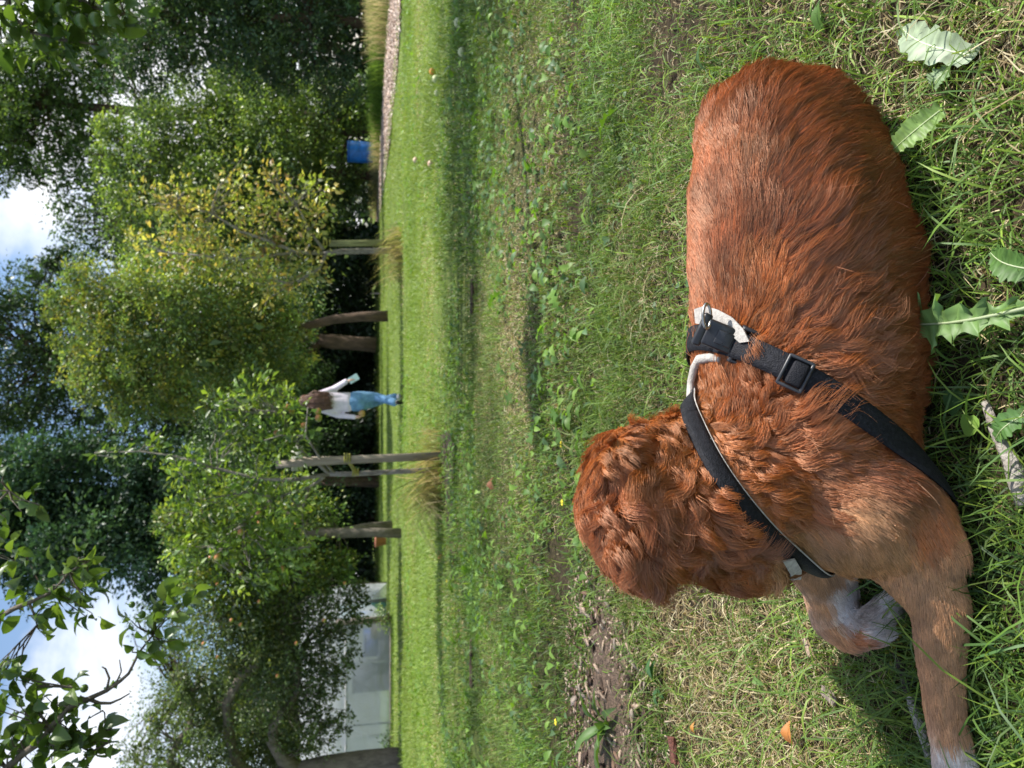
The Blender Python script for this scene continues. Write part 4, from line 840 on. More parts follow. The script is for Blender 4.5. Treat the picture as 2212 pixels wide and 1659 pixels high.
# body: one continuous mesh
def hand(w, d, sgn):
    d = d.normalized(); s = Vector((.3 * sgn, 1, 0)).normalized(); s = (s - d * s.dot(d)).normalized(); t = d.cross(s); out_ = ch([(w, .024), (w + d * .045, .030), (w + d * .075, .027)], 5)
    for k, l in enumerate((.062, .070, .066, .052)):
        b = w + d * .078 + s * (k - 1.5) * .017; out_ += ch([(b, .0095), (b + d * l * .5 + t * .012 * sgn, .009), (b + d * l * .8 + t * .035 * sgn, .0075)], 5)
    b = w + d * .03 - s * .026; out_ += ch([(b, .011), (b - s * .02 + d * .03 + t * .01 * sgn, .010), (b - s * .018 + d * .055 + t * .025 * sgn, .008)], 5); return out_
body = ch([(Hc + Vector((0, .01, .02)), .088), (Hc + Vector((0, .035, -.035)), .075), (Hc + Vector((0, .04, -.08)), .052)]) + ch([(Hc + Vector((0, -.005, -.07)), .050), (Q(690, 868), .055)]) + ch([(Q(697, 868), .075), (Q(725, 868), .072), (pel, .085)]) \
    + ch([(sL, .05), (eL, .038), (wL, .026)]) + ch([(sR, .05), (eR, .038), (wR, .026)]) + ch([(hL, .07), (kL, .045), (aL, .034)]) + ch([(hR, .07), (kR, .045), (aR, .034)]) + ch([(aL, .035), (aL + Vector((0, .12, -.03)), .03)]) + ch([(aR, .035), (aR + Vector((0, .08, -.07)), .03)])
body += hand(wL, Vector((.05, 0, -1)), 1) + hand(wR, Vector((.35, -.1, -.9)), -1)
nose = Hc + Vector((0, .11, -.02)); body += ch([(nose, .014), (nose + Vector((0, .012, -.025)), .016)], 3)
blob('body', body, .011, skin_m, pr, 3)
eye_m = pbr('person_eye', (.05, .03, .02), rough=.2)
for s_ in (-1, 1): MB().ball(Hc + Vector((s_ * .032, .098, .005)), .011, 8, 6).build('eye', eye_m, pr, smooth=True)
MB().ball(Hc + Vector((0, .105, -.065)), (.024, .008, .007), 8, 6).build('mouth', pbr('lips', (.5, .2, .18)), pr, smooth=True)
blob('sweater', ch([(Q(689, 868), .075), (Q(700, 868), .105), (Q(725, 868), .104), (Q(752, 868), .108)]) + ch([(Q(696, 884), .062), (eL, .052), (wL, .040)]) + ch([(Q(691, 852), .062), (eR, .055), (wR + Vector((0, 0, .02)), .045)]) + ch([(Q(700, 880), .085), (Q(740, 878), .085), (Q(752, 878), .095)]) + ch([(Q(698, 856), .085), (Q(740, 858), .08), (Q(752, 859), .09)]), .013, top_m, pr, 5)
blob('jeans', ch([(Q(752, 868), .102), (Q(772, 867), .118)]) + ch([(Q(765, 876), .098), (Q(780, 876), .098), (kL, .070), (aL, .062)]) + ch([(Q(765, 859), .10), (Q(780, 858), .105), (kR, .075), (Q(840, 865, -.12), .066), (aR, .070)]), .013, jean_m, pr, 4)
# trainers
def shoe(a, toe, heelup):
    z0 = max(.0, a.z - .09 + heelup * 0); d = Vector((toe[0], toe[1], 0)).normalized(); c = Vector((a.x, a.y, 0)); u_ = Vector((0, 0, 1))
    pts = [c - d * .07 + u_ * (.05 + heelup), c + u_ * (.05 + heelup * .6), c + d * .10 + u_ * .045, c + d * .17 + u_ * .038]
    sh_ = blob('shoe', ch([(pts[0], .042), (pts[1], .046), (pts[2], .040), (pts[3], .030)], 6), .010, white_m, pr, 3)
    blob('sole', ch([(p_ - u_ * .028, r_ * .72) for p_, r_ in zip(pts, (.04, .042, .042, .034))], 6), .009, black_m, sh_, 1)
shoe(aL, (.1, 1), .0)
fu = Vector((0, 0, 1)); b_ = Vector((aR.x, aR.y + .02, 0))       # trailing foot, heel lifted, sole towards us
pts = [aR + Vector((0, -.03, -.03)), aR + Vector((0, .01, -.07)), b_ + Vector((0, .06, .05)), b_ + Vector((0, .12, .035))]
sh_ = blob('shoe', ch([(pts[0], .040), (pts[1], .046), (pts[2], .042), (pts[3], .030)], 7), .010, white_m, pr, 3)
blob('sole', ch([(p_ + Vector((0, -.022, -.022)), .036) for p_ in pts[:3]] + [(pts[3] + Vector((0, 0, -.018)), .026)], 7), .009, black_m, sh_, 1)
# hair: cap on the skull, locks to the middle of the back
hb = ch([(Hc + Vector((0, -.012, .035)), .102), (Hc + Vector((0, -.035, -.06)), .098), (Q(690, 867, -.08), .105), (Q(703, 868, -.09), .085)]) + ch([(Hc + Vector((.05, -.02, -.04)), .07), (Q(685, 858, -.06), .075), (Q(700, 859, -.08), .05), (Q(709, 861, -.09), .03)]) + ch([(Hc + Vector((-.06, -.02, -.04)), .065), (Q(688, 876, -.06), .075), (Q(702, 876, -.08), .055), (Q(712, 876, -.1), .03)])
blob('hair', hb, .012, hair_m, pr, 2)
r2 = np.random.default_rng(17); rows = []
mb = MB()
for i in range(190):
    a = r2.uniform(-1, 1); p0 = Hc + Vector((a * .085, -.06 - .03 * (1 - abs(a)), .07 * (1 - a * a) - .0 + r2.uniform(-.08, .03))); p2 = Q(706 + r2.uniform(-10, 16), 867 - a * 17 + r2.normal() * 1.8, -.19 + .04 * abs(a)); p1 = (p0 + p2) / 2 + Vector((a * .05 + r2.normal() * .01, -.035, .0)); p3 = (p1 + p2) / 2 + Vector((r2.normal() * .012, -.01, 0))
    mb.tube([p0, p1, p3, p2], [.006, .009, .008, .002], 4, cap=False)
mb.build('hair_locks', hair_m, pr, smooth=True)
# held things
card_m = pbr('pale_blue_card', (.62, .80, .86), rough=.5, scale=10, var=.05)
cc = Q(764, 818, -.12); bm = bmesh.new(); bmesh.ops.create_cube(bm, size=1); bmesh.ops.scale(bm, vec=(.105, .02, .165), verts=bm.verts); bmesh.ops.bevel(bm, geom=list(bm.edges), offset=.004, segments=2, affect='EDGES'); bmesh.ops.rotate(bm, cent=(0, 0, 0), matrix=Matrix.Rotation(-.55, 3, 'Y'), verts=bm.verts); bmesh.ops.translate(bm, vec=cc, verts=bm.verts)
me_ = bpy.data.meshes.new('booklet'); bm.to_mesh(me_); bm.free(); me_.materials.append(card_m); bo = bpy.data.objects.new('booklet', me_); SC.collection.objects.link(bo); tag(bo, 'pale blue flat booklet in the hand of the walking person', 'booklet')
fm_ = pbr('yellow_brown_fruit', (.50, .34, .12), rough=.5, scale=14, var=.3, col2=(.34, .18, .07)); fq = Q(782, 893, -.05); mb = MB(); mb.ball(fq, (.060, .058, .055), 16, 12); mb.tube([fq + Vector((0, 0, .05)), fq + Vector((.01, 0, .075))], .004, 6)
tag(mb.build('fruit', fm_, None, smooth=True), 'round yellow brown fruit in the lowered hand of the walking person', 'fruit')
# ================================================================== DOG
def build_dog():
    root = empty('dog', tuple(atz(1990, 800, 0)))
    tag(root, 'rust red long haired dog in a black harness lying on the grass, head turned away', 'dog')
    balls = []                                         # (centre, radii, rotation)
    def chain(pts, n=10):
        for (a, ra), (b, rb) in zip(pts[:-1], pts[1:]):
            for i in range(n):
                t = i / n
                balls.append((a.lerp(b, t), ra + (rb - ra) * t))
        balls.append(pts[-1])
    D = atd
    # trunk, rolled on to its near hip
    chain([(D(1668, 280, .99), .078), (D(1683, 350, .985), .108), (D(1703, 450, .975), .128), (D(1722, 560, .965), .136), (D(1737, 700, .955), .137), (D(1730, 840, .945), .134),
           (D(1740, 950, .93), .122), (D(1775, 1040, .905), .102), (D(1775, 1100, .915), .076)])
    chain([(D(1735, 290, .97), .078), (D(1775, 420, .95), .090), (D(1810, 600, .93), .095)])                       # near thigh, belly
    chain([(D(1640, 300, 1.03), .085), (D(1690, 330, 1.12), .06)])                                            # far hip
    chain([(D(1850, 1080, .875), .088), (D(1925, 1125, .86), .066), (D(2012, 1190, .835), .038)])               # near shoulder to elbow
    e1 = atz(2028, 1205, .038); e2 = atz(2030, 1300, .040); e3 = atz(2032, 1420, .034); e4 = atz(2042, 1540, .030); e5 = atz(2058, 1625, .030); e6 = atz(2075, 1700, .026); e7 = atz(2085, 1760, .020)
    chain([(D(1935, 1155, .865), .056), (e2, .031), (e3, .0255), (e4, .0205), (e5, .0215), (e6, .026), (e7, .020)])
    g1 = D(1745, 1145, 1.0); g2 = atz(1790, 1262, .055); g3 = atz(1800, 1335, .042); g4 = atz(1838, 1372, .034); g5 = atz(1893, 1352, .026); g6 = atz(1902, 1322, .020)
    chain([(g1, .058), (g2, .036), (g3, .030), (g4, .024), (g5, .026), (g6, .018)])
    chain([(D(1640, 1050, .92), .100), (D(1560, 1062, .895), .096), (D(1500, 1080, .87), .082), (D(1430, 1090, .855), .072)]); chain([(D(1590, 930, .915), .060), (D(1530, 960, .90), .050), (D(1440, 1010, .87), .050)])     # neck
    chain([(D(1580, 1145, .90), .066), (D(1645, 1135, .92), .064)])                                              # ruff
    H = D(1397, 1088, .855)
    fwd = Vector((-0.30, 0.95, -0.12)).normalized(); side = Vector((0.95, 0.30, 0)).normalized(); upv = side.cross(fwd).normalized()
    balls += [(H + upv * .008, .073), (H + side * .018 + fwd * .02, .068), (H - side * .018 + fwd * .02, .068)]
    chain([(H + fwd * .045 - upv * .005, .062), (H + fwd * .09 - upv * .022, .038), (H + fwd * .15 - upv * .030, .026), (H + fwd * .172 - upv * .030, .019)], 8)   # muzzle
    chain([(D(1325, 985, .86), .024), (D(1345, 955, .86), .019), (D(1385, 945, .865), .015)], 5); chain([(D(1320, 1010, .81), .016), (D(1350, 980, .81), .020), (D(1395, 958, .83), .014)], 5)                  # ears, folded over
    chain([(D(1335, 1190, .835), .026), (D(1375, 1235, .825), .020), (D(1405, 1266, .825), .013)], 5); chain([(D(1320, 1130, .80), .020), (D(1360, 1190, .79), .024), (D(1405, 1250, .80), .017)], 5)
    # far hind leg and tail, on the side away from us
    chain([(D(1600, 330, 1.10), .05), (atz(1560, 420, .04), .035), (atz(1545, 520, .025), .020), (atz(1560, 600, .020), .022)])
    chain([(D(1640, 215, 1.03), .035), (atz(1640, 210, .03), .025), (atz(1560, 330, .03), .03)], 8)
    mb = MB()
    for c, r in balls: mb.ball(c, r, 14, 10)
    # toes of the two front paws
    for k in range(4):
        o = (k - 1.5) * .0125
        mb.ball(e7 + Vector((-.012, o, .004)), (.016, .0085, .013), 10, 8)
        mb.ball(g6 + Vector((.004 + o, -.016, -.002)), (.0078, .015, .012), 10, 8)
    tmp = mb.build('dog_draft', None)
    m = tmp.modifiers.new('r', 'REMESH'); m.mode = 'VOXEL'; m.voxel_size = 0.006
    m = tmp.modifiers.new('s', 'SMOOTH'); m.factor = 0.6; m.iterations = 7
    dg = bpy.context.evaluated_depsgraph_get(); dg.update()
    me = bpy.data.meshes.new_from_object(tmp.evaluated_get(dg))
    bpy.data.objects.remove(tmp)
    nv = len(me.vertices); V = np.empty(nv * 3, np.float32); me.vertices.foreach_get('co', V); V = V.reshape(-1, 3)
    V[:, 2] = np.maximum(V[:, 2], 0.004)
    me.vertices.foreach_set('co', V.ravel()); me.update()
    me.calc_loop_triangles()
    nt_ = len(me.loop_triangles); T = np.empty(nt_ * 3, np.int32); me.loop_triangles.foreach_get('vertices', T); T = T.reshape(-1, 3)
    VN = np.zeros_like(V); fn = np.cross(V[T[:, 1]] - V[T[:, 0]], V[T[:, 2]] - V[T[:, 0]])
    for k in range(3): np.add.at(VN, T[:, k], fn)
    VN = unit(VN)
    bvh = BVHTree.FromPolygons([tuple(v) for v in V], [tuple(t) for t in T])
    def hit(X, Y):
        h = bvh.ray_cast(CAM, ray(X, Y).normalized())
        return h[0], h[1]
    # ---- guides: where the coat lies which way.  (X, Y, dX, dY, length, lift, curl, mess, colour)
    RU, RD, OR, TA, BR, WH, PA = (.33, .085, .018), (.25, .058, .014), (.52, .165, .034), (.55, .29, .13), (.42, .118, .022), (.92, .90, .87), (.44, .135, .045)
    G = [(1520, 330, -.3, -1, .020, .20, 0, .3, PA), (1510, 450, -.3, -1, .020, .2, 0, .3, PA), (1515, 600, -.3, -1, .022, .2, 0, .3, PA), (1570, 400, -.1, -1, .022, .2, 0, .3, PA),
         (1570, 560, 0, -1, .024, .2, 0, .3, PA), (1580, 660, 0, -1, .026, .22, .2, .4, BR), (1630, 350, .1, -1, .03, .22, .1, .5, BR), (1640, 480, .2, -1, .036, .25, .1, .5, RU), (1640, 600, .25, -1, .036, .28, .2, .6, OR),
         (1600, 240, .3, -.9, .03, .2, .1, .5, RU), (1640, 190, .6, -.6, .034, .25, .1, .5, RU), (1700, 170, .9, -.4, .03, .2, .1, .5, RU), (1760, 210, 1, -.35, .03, .2, .1, .5, RD), (1850, 260, 1, -.2, .026, .15, 0, .4, RD),
         (1700, 300, .8, -.6, .036, .25, .15, .6, RU), (1720, 420, .75, -.7, .04, .25, .2, .6, RU), (1730, 560, .75, -.7, .042, .28, .25, .6, RU), (1740, 680, .8, -.6, .042, .28, .3, .7, RU),
         (1830, 350, .9, -.4, .034, .2, .1, .5, RD), (1840, 480, .85, -.5, .036, .2, .15, .5, RD), (1850, 620, .85, -.5, .036, .22, .2, .5, RD), (1930, 450, .95, -.3, .03, .15, .1, .5, RD), (1940, 620, .95, -.3, .032, .15, .1, .5, RD),
         (1650, 700, .5, -.8, .036, .32, .4, .8, OR), (1700, 730, .8, -.5, .04, .32, .6, .9, BR), (1800, 760, .95, -.1, .04, .30, .7, .9, BR), (1880, 780, .98, -.05, .036, .25, .5, .8, RU), (1900, 860, .9, .3, .03, .2, .3, .6, RU),
         (1560, 790, .3, -.9, .034, .3, .5, .8, BR), (1550, 850, .1, -1, .032, .3, .5, .8, OR), (1600, 880, .6, -.7, .034, .34, .9, 1, BR), (1680, 900, .95, -.1, .038, .34, .9, 1, BR), (1650, 960, .9, .3, .038, .34, 1, 1, BR),
         (1740, 930, .95, .15, .036, .25, .6, .8, BR), (1850, 980, .9, .3, .028, .2, .3, .6, RU), (1920, 1020, .85, .45, .024, .15, .1, .4, RD), (1700, 1040, .8, .6, .032, .3, .8, 1, OR), (1760, 1080, .8, .5, .026, .2, .4, .6, BR),
         (1850, 1120, .75, .6, .018, .12, .05, .3, TA), (1760, 1180, .6, .8, .022, .15, .2, .4, TA), (1830, 1210, .55, .8, .018, .14, .1, .35, TA), (1920, 1190, .45, .9, .016, .12, 0, .3, TA), (2000, 1150, .5, .8, .016, .12, 0, .3, BR),
         (1990, 1300, .1, 1, .014, .1, 0, .3, TA), (2010, 1500, .1, 1, .013, .1, 0, .3, TA), (2075, 1450, .1, 1, .013, .1, 0, .3, TA), (2075, 1560, .1, 1, .013, .1, 0, .3, TA), (1990, 1250, .2, 1, .015, .12, 0, .3, TA), (2040, 1250, .2, 1, .015, .12, 0, .3, TA), (2030, 1350, .1, 1, .014, .10, 0, .3, TA), (2035, 1450, .1, 1, .013, .10, 0, .3, TA), (2050, 1550, .1, 1, .013, .10, 0, .3, TA),
         (2050, 1600, .15, 1, .013, .10, 0, .3, TA), (2060, 1632, .15, 1, .012, .12, 0, .3, WH), (2075, 1650, .2, 1, .012, .12, 0, .3, WH),
         (1770, 1255, .3, .9, .014, .1, 0, .3, TA), (1780, 1310, .4, .9, .013, .1, 0, .3, TA), (1815, 1300, .4, .9, .013, .1, .2, .4, WH), (1835, 1330, .6, .6, .014, .15, .4, .6, WH), (1810, 1372, .6, .6, .012, .1, 0, .3, TA),
         (1850, 1380, .8, 0, .012, .1, .1, .3, OR), (1880, 1372, .9, -.3, .011, .1, .1, .3, WH), (1900, 1345, .7, -.7, .011, .1, .1, .3, WH),
         # neck and head
         (1480, 900, -.2, .8, .034, .3, .3, .7, OR), (1440, 950, -.35, .9, .042, .3, .3, .6, OR), (1500, 960, -.3, .9, .042, .3, .4, .7, OR), (1420, 1020, -.4, .9, .040, .3, .5, .7, OR), (1560, 1000, .3, .8, .036, .38, 1, 1, OR),
         (1540, 1080, .4, .8, .036, .38, 1.1, 1, BR), (1600, 1080, .85, .4, .036, .38, 1.1, 1, OR), (1480, 1080, .1, 1, .038, .34, 1, 1, BR), (1500, 1160, .3, .9, .036, .36, 1.1, 1, BR), (1580, 1180, .6, .7, .038, .36, 1, 1, RU),
         (1540, 1240, .4, .9, .038, .25, .6, .8, RU), (1620, 1215, .7, .7, .048, .25, .5, .8, BR), (1660, 1205, .9, .55, .062, .3, .3, .7, TA), (1460, 1240, .2, 1, .034, .25, .7, .8, RU),
         (1290, 1000, 0, 1, .020, .18, .2, .5, BR), (1262, 1080, .1, 1, .015, .15, .1, .4, BR), (1290, 1160, .35, .9, .018, .15, .2, .5, RU), (1340, 1060, .2, 1, .038, .36, .9, 1, RU), (1350, 1130, .3, .9, .038, .38, 1, 1, BR), (1400, 1100, .5, .9, .042, .40, 1.1, 1.1, RD), (1330, 1010, .0, 1, .034, .3, .7, .8, OR), (1420, 1160, .5, .8, .044, .4, 1.1, 1.1, RD), (1450, 1110, .2, 1, .044, .4, 1.1, 1.1, BR),
         (1320, 1210, .5, .9, .022, .2, .3, .6, RU), (1400, 1190, .3, 1, .034, .3, .9, .9, RD), (1380, 1250, .6, .8, .024, .2, .3, .7, RU), (1410, 1275, .6, .8, .024, .15, .1, .6, RU), (1330, 960, .2, .7, .024, .25, .4, .6, OR), (1380, 955, .8, .1, .024, .2, .4, .7, BR), (1410, 945, .8, -.1, .020, .2, .2, .7, OR)]
    gp, gd, ga = [], [], []
    for X, Y, dx, dy, L_, li, cu, me_, co in G:
        a, n = hit(X, Y)
        if a is None: continue
        n_ = n
        dw = (R * (-dy) - U * dx)                           # picture direction to world direction
        # slide it on to the surface along the view ray, as it is seen
        v = ray(X, Y).normalized(); den = n_.dot(v)
        if abs(den) < .25: den = -.25
        d3 = dw - v * (n_.dot(dw) / den)
        gp.append(a); gd.append(d3.normalized()); ga.append((L_, li, cu, me_, *co))
    # sides we do not see: hair lies backwards and down
    for (p, d) in ((D(1700, 500, 1.12), (1, .3, -.4)), (D(1750, 800, 1.12), (1, .3, -.4)), (D(1750, 1000, 1.10), (.8, .2, -.7)), (D(1650, 300, 1.15), (.8, .3, -.5)), (H + fwd * .07, tuple(-fwd)), (H + fwd * .15, tuple(-fwd))):
        gp.append(p); gd.append(Vector(d).normalized()); ga.append((.02, .15, .1, .4, *BR))
    gp = np.array([tuple(p) for p in gp]); gd = np.array([tuple(p) for p in gd]); ga = np.array(ga)
    def field(P, power=2.0):
        o_d = np.empty((len(P), 3)); o_a = np.empty((len(P), ga.shape[1]))
        for s in range(0, len(P), 20000):
            q = P[s:s + 20000]; d2 = ((q[:, None] - gp[None]) ** 2).sum(-1) + 1e-5
            w = 1 / d2 ** power; w /= w.sum(1, keepdims=True)
            o_d[s:s + 20000] = w @ gd; o_a[s:s + 20000] = w @ ga
        return o_d, o_a
    # skin colour
    _, sa = field(V)
    skin = pbr('dog_skin', (.3, .1, .04), rough=.9)
    nt2 = skin.node_tree; at_ = nt2.nodes.new('ShaderNodeAttribute'); at_.attribute_name = 'tint'
    nt2.links.new(at_.outputs['Color'], [n for n in nt2.nodes if n.type == 'BSDF_PRINCIPLED'][0].inputs['Base Color'])
    body = mesh_np('body', V, [T], skin, root, tint=sa[:, 4:7] * .55, smooth=True)
    # ---- harness loops: planes cut round the body
    def loop(pA, pB, pC, cen, width, off, n=96, shift=0.0, reach=.45, amin=0, amax=2 * PI):
        nrm = (pB - pA).cross(pC - pA).normalized()
        cen = cen - nrm * (cen - pA).dot(nrm)
        e1_ = (pA - cen).normalized(); e2_ = nrm.cross(e1_)
        rings = []
        for w in np.linspace(-1, 1, 5):
            ringp = []
            o = cen + nrm * (w * width / 2 + shift)
            for k in range(n + 1):
                th = amin + (amax - amin) * k / n
                d = e1_ * math.cos(th) + e2_ * math.sin(th)
                far = o + d * reach
                h = bvh.ray_cast(far, -d)
                ringp.append((h[0] if h[0] is not None else o + d * .1) + d * off)
            rings.append(ringp)
        A = np.array([[tuple(p) for p in r_] for r_ in rings])
        for _ in range(4):
            B_ = A.copy(); B_[:, 1:-1] = (A[:, :-2] + 2 * A[:, 1:-1] + A[:, 2:]) / 4
            if amax - amin > 6: B_[:, 0] = B_[:, -1] = (A[:, -2] + 2 * A[:, 0] + A[:, 1]) / 4
            A = B_
        # never let the band dip into the body between two neighbours: take the widest line
        return A, nrm, cen
    def ribbon(A, thick, name, mat, crown=0.0):
        nw, nn = A.shape[:2]
        tang = np.gradient(A, axis=1); acr = np.gradient(A, axis=0)
        N_ = unit(np.cross(acr, tang)); c = A.mean((0, 1)); s = np.sign(((A - c) * N_).sum(-1, keepdims=True)); N_ = N_ * s
        w = np.linspace(-1, 1, nw)[:, None, None]
        top = A + N_ * (thick * .5 + crown * (1 - w * w)); bot = A - N_ * thick * .5
        V_ = np.concatenate([top.reshape(-1, 3), bot.reshape(-1, 3)]); f = []
        I = lambda i, j, b: b * nw * nn + i * nn + j
        for i in range(nw - 1):
            for j in range(nn - 1):
                f.append((I(i, j, 0), I(i + 1, j, 0), I(i + 1, j + 1, 0), I(i, j + 1, 0)))
                f.append((I(i, j, 1), I(i, j + 1, 1), I(i + 1, j + 1, 1), I(i + 1, j, 1)))
        for j in range(nn - 1):
            f.append((I(0, j, 0), I(0, j + 1, 0), I(0, j + 1, 1), I(0, j, 1)))
            f.append((I(nw - 1, j, 0), I(nw - 1, j, 1), I(nw - 1, j + 1, 1), I(nw - 1, j + 1, 0)))
        for i in range(nw - 1):
            f.append((I(i, 0, 0), I(i, 0, 1), I(i + 1, 0, 1), I(i + 1, 0, 0)))
            f.append((I(i, nn - 1, 0), I(i + 1, nn - 1, 0), I(i + 1, nn - 1, 1), I(i, nn - 1, 1)))
        return mesh_np(name, V_, [np.array(f)], mat, root_h, smooth=True)
    # webbing
    web, nt3, o3 = new_mat('harness_webbing'); N = nt3.nodes.new; Lk = nt3.links.new
    p = N('ShaderNodeBsdfPrincipled'); p.inputs['Roughness'].default_value = .7; p.inputs['Base Color'].default_value = (.022, .024, .032, 1); p.inputs['Specular IOR Level'].default_value = .3
    wv = N('ShaderNodeTexVoronoi'); wv.inputs['Scale'].default_value = 700; tcn = N('ShaderNodeTexCoord')
    Lk(tcn.outputs['Object'], wv.inputs['Vector'])
    bp = N('ShaderNodeBump'); bp.inputs['Strength'].default_value = .6; bp.inputs['Distance'].default_value = .001
    Lk(wv.outputs['Distance'], bp.inputs['Height']); Lk(bp.outputs[0], p.inputs['Normal'])
    nzz = N('ShaderNodeTexNoise'); nzz.inputs['Scale'].default_value = 60; nzz.inputs['Detail'].default_value = 8; mxc = N('ShaderNodeMix'); mxc.data_type = 'RGBA'
    mxc.inputs[6].default_value = (.004, .0045, .008, 1); mxc.inputs[7].default_value = (.018, .019, .026, 1)
    rr = N('ShaderNodeMapRange'); rr.inputs['From Min'].default_value = .4; rr.inputs['From Max'].default_value = .8
    Lk(nzz.outputs['Fac'], rr.inputs['Value']); Lk(rr.outputs[0], mxc.inputs[0]); Lk(mxc.outputs[2], p.inputs['Base Color']); Lk(p.outputs[0], o3.inputs[0])
    plastic = pbr('black_buckle_plastic', (.03, .032, .038), rough=.38, scale=40, var=.3, spec=.5)
    canvas = pbr('worn_white_canvas', (.50, .47, .43), rough=.85, scale=90, var=.12, bump=.3, bscale=500, col2=(.30, .28, .26))
    steel = pbr('dull_steel', (.45, .43, .40), rough=.3, metal=1.0, scale=60, var=.25)
    root_h = empty('dog_harness', tuple(base(root)))
    tag(root_h, 'black webbing harness with side release buckle and white edged bib worn by the dog', 'harness')
    def P(X, Y):
        for k in range(40):
            h = hit(X + k * 3, Y)[0]
            if h is not None: return D(X, Y, (h - CAM).dot(F))
    A1, nrm1, c1 = loop(P(1560, 745), P(1720, 812), P(1930, 955), D(1740, 850, .95), .028, .013)
    ribbon(A1, .0022, 'girth_strap', web, .0008)
    A2, nrm2, c2 = loop(P(1498, 900), P(1575, 1045), P(1690, 1172), D(1620, 1000, .93), .017, .009, reach=.20)
    ribbon(A2, .003, 'neck_band', web, .002)
    # white piping along the rear edge of the neck band
    s2 = 1 if (Vector(A2[-1].mean(0)) - Vector(A2[0].mean(0))).dot(c1 - c2) > 0 else -1
    edge = A2[-1 if s2 > 0 else 0]
    mb = MB(); mb.tube(edge[:-1] + np.array(tuple(nrm2)) * s2 * .0008, .0010, 8, closed=True); mb.build('white_piping', canvas, root_h, smooth=True)
    # ---- buckle on the back, adjuster, ring, canvas patch, all lying on the strap
    def frame(X, Y, X2, Y2, lift):
        k = 0
        while hit(X + k, Y)[0] is None and k < 80: k += 3
        a, n = hit(X + k, Y); a = D(X, Y, (a - CAM).dot(F)); b, _ = hit(X2, Y2)
        x = (b - a).normalized(); n = (n - x * n.dot(x)).normalized(); y = n.cross(x)
        return a + n * lift, Matrix((x, y, n)).transposed()
    def rbox(mbx, org, M_, c, s, bev=.0015, k=1.0):
        c = [v * k for v in c]; s = [v * k for v in s]
        bm = bmesh.new(); bmesh.ops.create_cube(bm, size=1); bmesh.ops.scale(bm, vec=s, verts=bm.verts)
        bmesh.ops.bevel(bm, geom=list(bm.edges), offset=bev, segments=2, affect='EDGES', profile=.5)
        vs_ = np.array([tuple(M_ @ (v.co + Vector(c)) + org) for v in bm.verts]); bm.verts.index_update()
        f4_ = [[v.index for v in f.verts] for f in bm.faces if len(f.verts) == 4]; f3_ = [[v.index for v in f.verts] for f in bm.faces if len(f.verts) == 3]
        mbx.add(vs_, f4_, f3_); bm.free()
    q_, n_ = hit(1560, 728); dq = (q_ - CAM).dot(F) - .028
    org = D(1513, 710, dq + .004); xx_ = (D(1606, 748, dq) - org).normalized(); n_ = (n_ + (CAM - q_).normalized() * 1.2).normalized(); n_ = (n_ - xx_ * n_.dot(xx_)).normalized()
    M_ = Matrix((xx_, n_.cross(xx_), n_)).transposed(); BS = 1.12
    px = .00061
    mbk = MB()
    rbox(mbk, org, M_, (.022, 0, 0), (.034, .028, .0085), .003, BS)            # male half
    rbox(mbk, org, M_, (.026, 0, .0048), (.018, .015, .003), .0012, BS)       # raised panel
    rbox(mbk, org, M_, (.002, 0, -.001), (.010, .036, .008), .003, BS)
    rbox(mbk, org, M_, (.041, .0165, 0), (.006, .008, .010), .002, BS); rbox(mbk, org, M_, (.041, -.0165, 0), (.006, .008, .010), .002, BS)
    rbox(mbk, org, M_, (.041, 0, .001), (.0045, .040, .011), .002, BS)
    rbox(mbk, org, M_, (.061, 0, .001), (.0045, .040, .011), .002, BS)
    rbox(mbk, org, M_, (.051, .018, .001), (.024, .0045, .011), .002, BS); rbox(mbk, org, M_, (.051, -.018, .001), (.024, .0045, .011), .002, BS)
    bk = mbk.build('buckle', plastic, root_h)
    mbl = MB(); rbox(mbl, org, M_, (.051, 0, .0015), (.010, .030, .006), .002, BS); mbl.build('strap_fold', web, root_h, smooth=True)
    # embossed lettering on the buckle panel
    fc = bpy.data.curves.new('buckle_lettering', 'FONT'); fc.body = 'HUNTER'; fc.size = .0046; fc.extrude = .0003; fc.align_x = 'CENTER'; fc.align_y = 'CENTER'
    ft = bpy.data.objects.new('tmp_text', fc); SC.collection.objects.link(ft); dg2 = bpy.context.evaluated_depsgraph_get(); dg2.update()
    tm = bpy.data.meshes.new_from_object(ft.evaluated_get(dg2)); bpy.data.objects.remove(ft)
    tm.transform(Matrix.Rotation(-PI / 2, 4, 'Z')); tm.transform(Matrix.Translation((.026 * BS, 0, .0064 * BS))); tm.transform(M_.to_4x4()); tm.transform(Matrix.Translation(org - base(root_h)))
    lt = bpy.data.objects.new('lettering', tm); tm.materials.clear(); tm.materials.append(plastic); SC.collection.objects.link(lt); lt.parent = bk
    # strap adjuster
    org2, M2 = frame(1698, 798, 1765, 828, .0165); mba = MB()
    rbox(mba, org2, M2, (-.002, 0, 0), (.004, .036, .006), .0015); rbox(mba, org2, M2, (.024, 0, 0), (.004, .036, .006), .0015)
    rbox(mba, org2, M2, (.011, .0165, 0), (.028, .004, .006), .0015); rbox(mba, org2, M2, (.011, -.0165, 0), (.028, .004, .006), .0015)
    mba.build('strap_adjuster', plastic, root_h)
    mba = MB(); rbox(mba, org2, M2, (.013, 0, .002), (.018, .027, .007), .003); mba.build('strap_fold', web, root_h, smooth=True)
    # steel ring standing up at the back
    o_r = D(1527, 683, dq - .004)
    pts = [o_r + U * (math.cos(a) * .011) * 0 + R * (math.cos(a) * .0145) + (U * .62 + F * -.3) * (math.sin(a) * .0085) for a in np.linspace(0, 2 * PI, 20, endpoint=False)]
    mbr = MB(); mbr.tube(pts, .0019, 8, closed=True); mbr.build('lead_ring', steel, root_h, smooth=True)
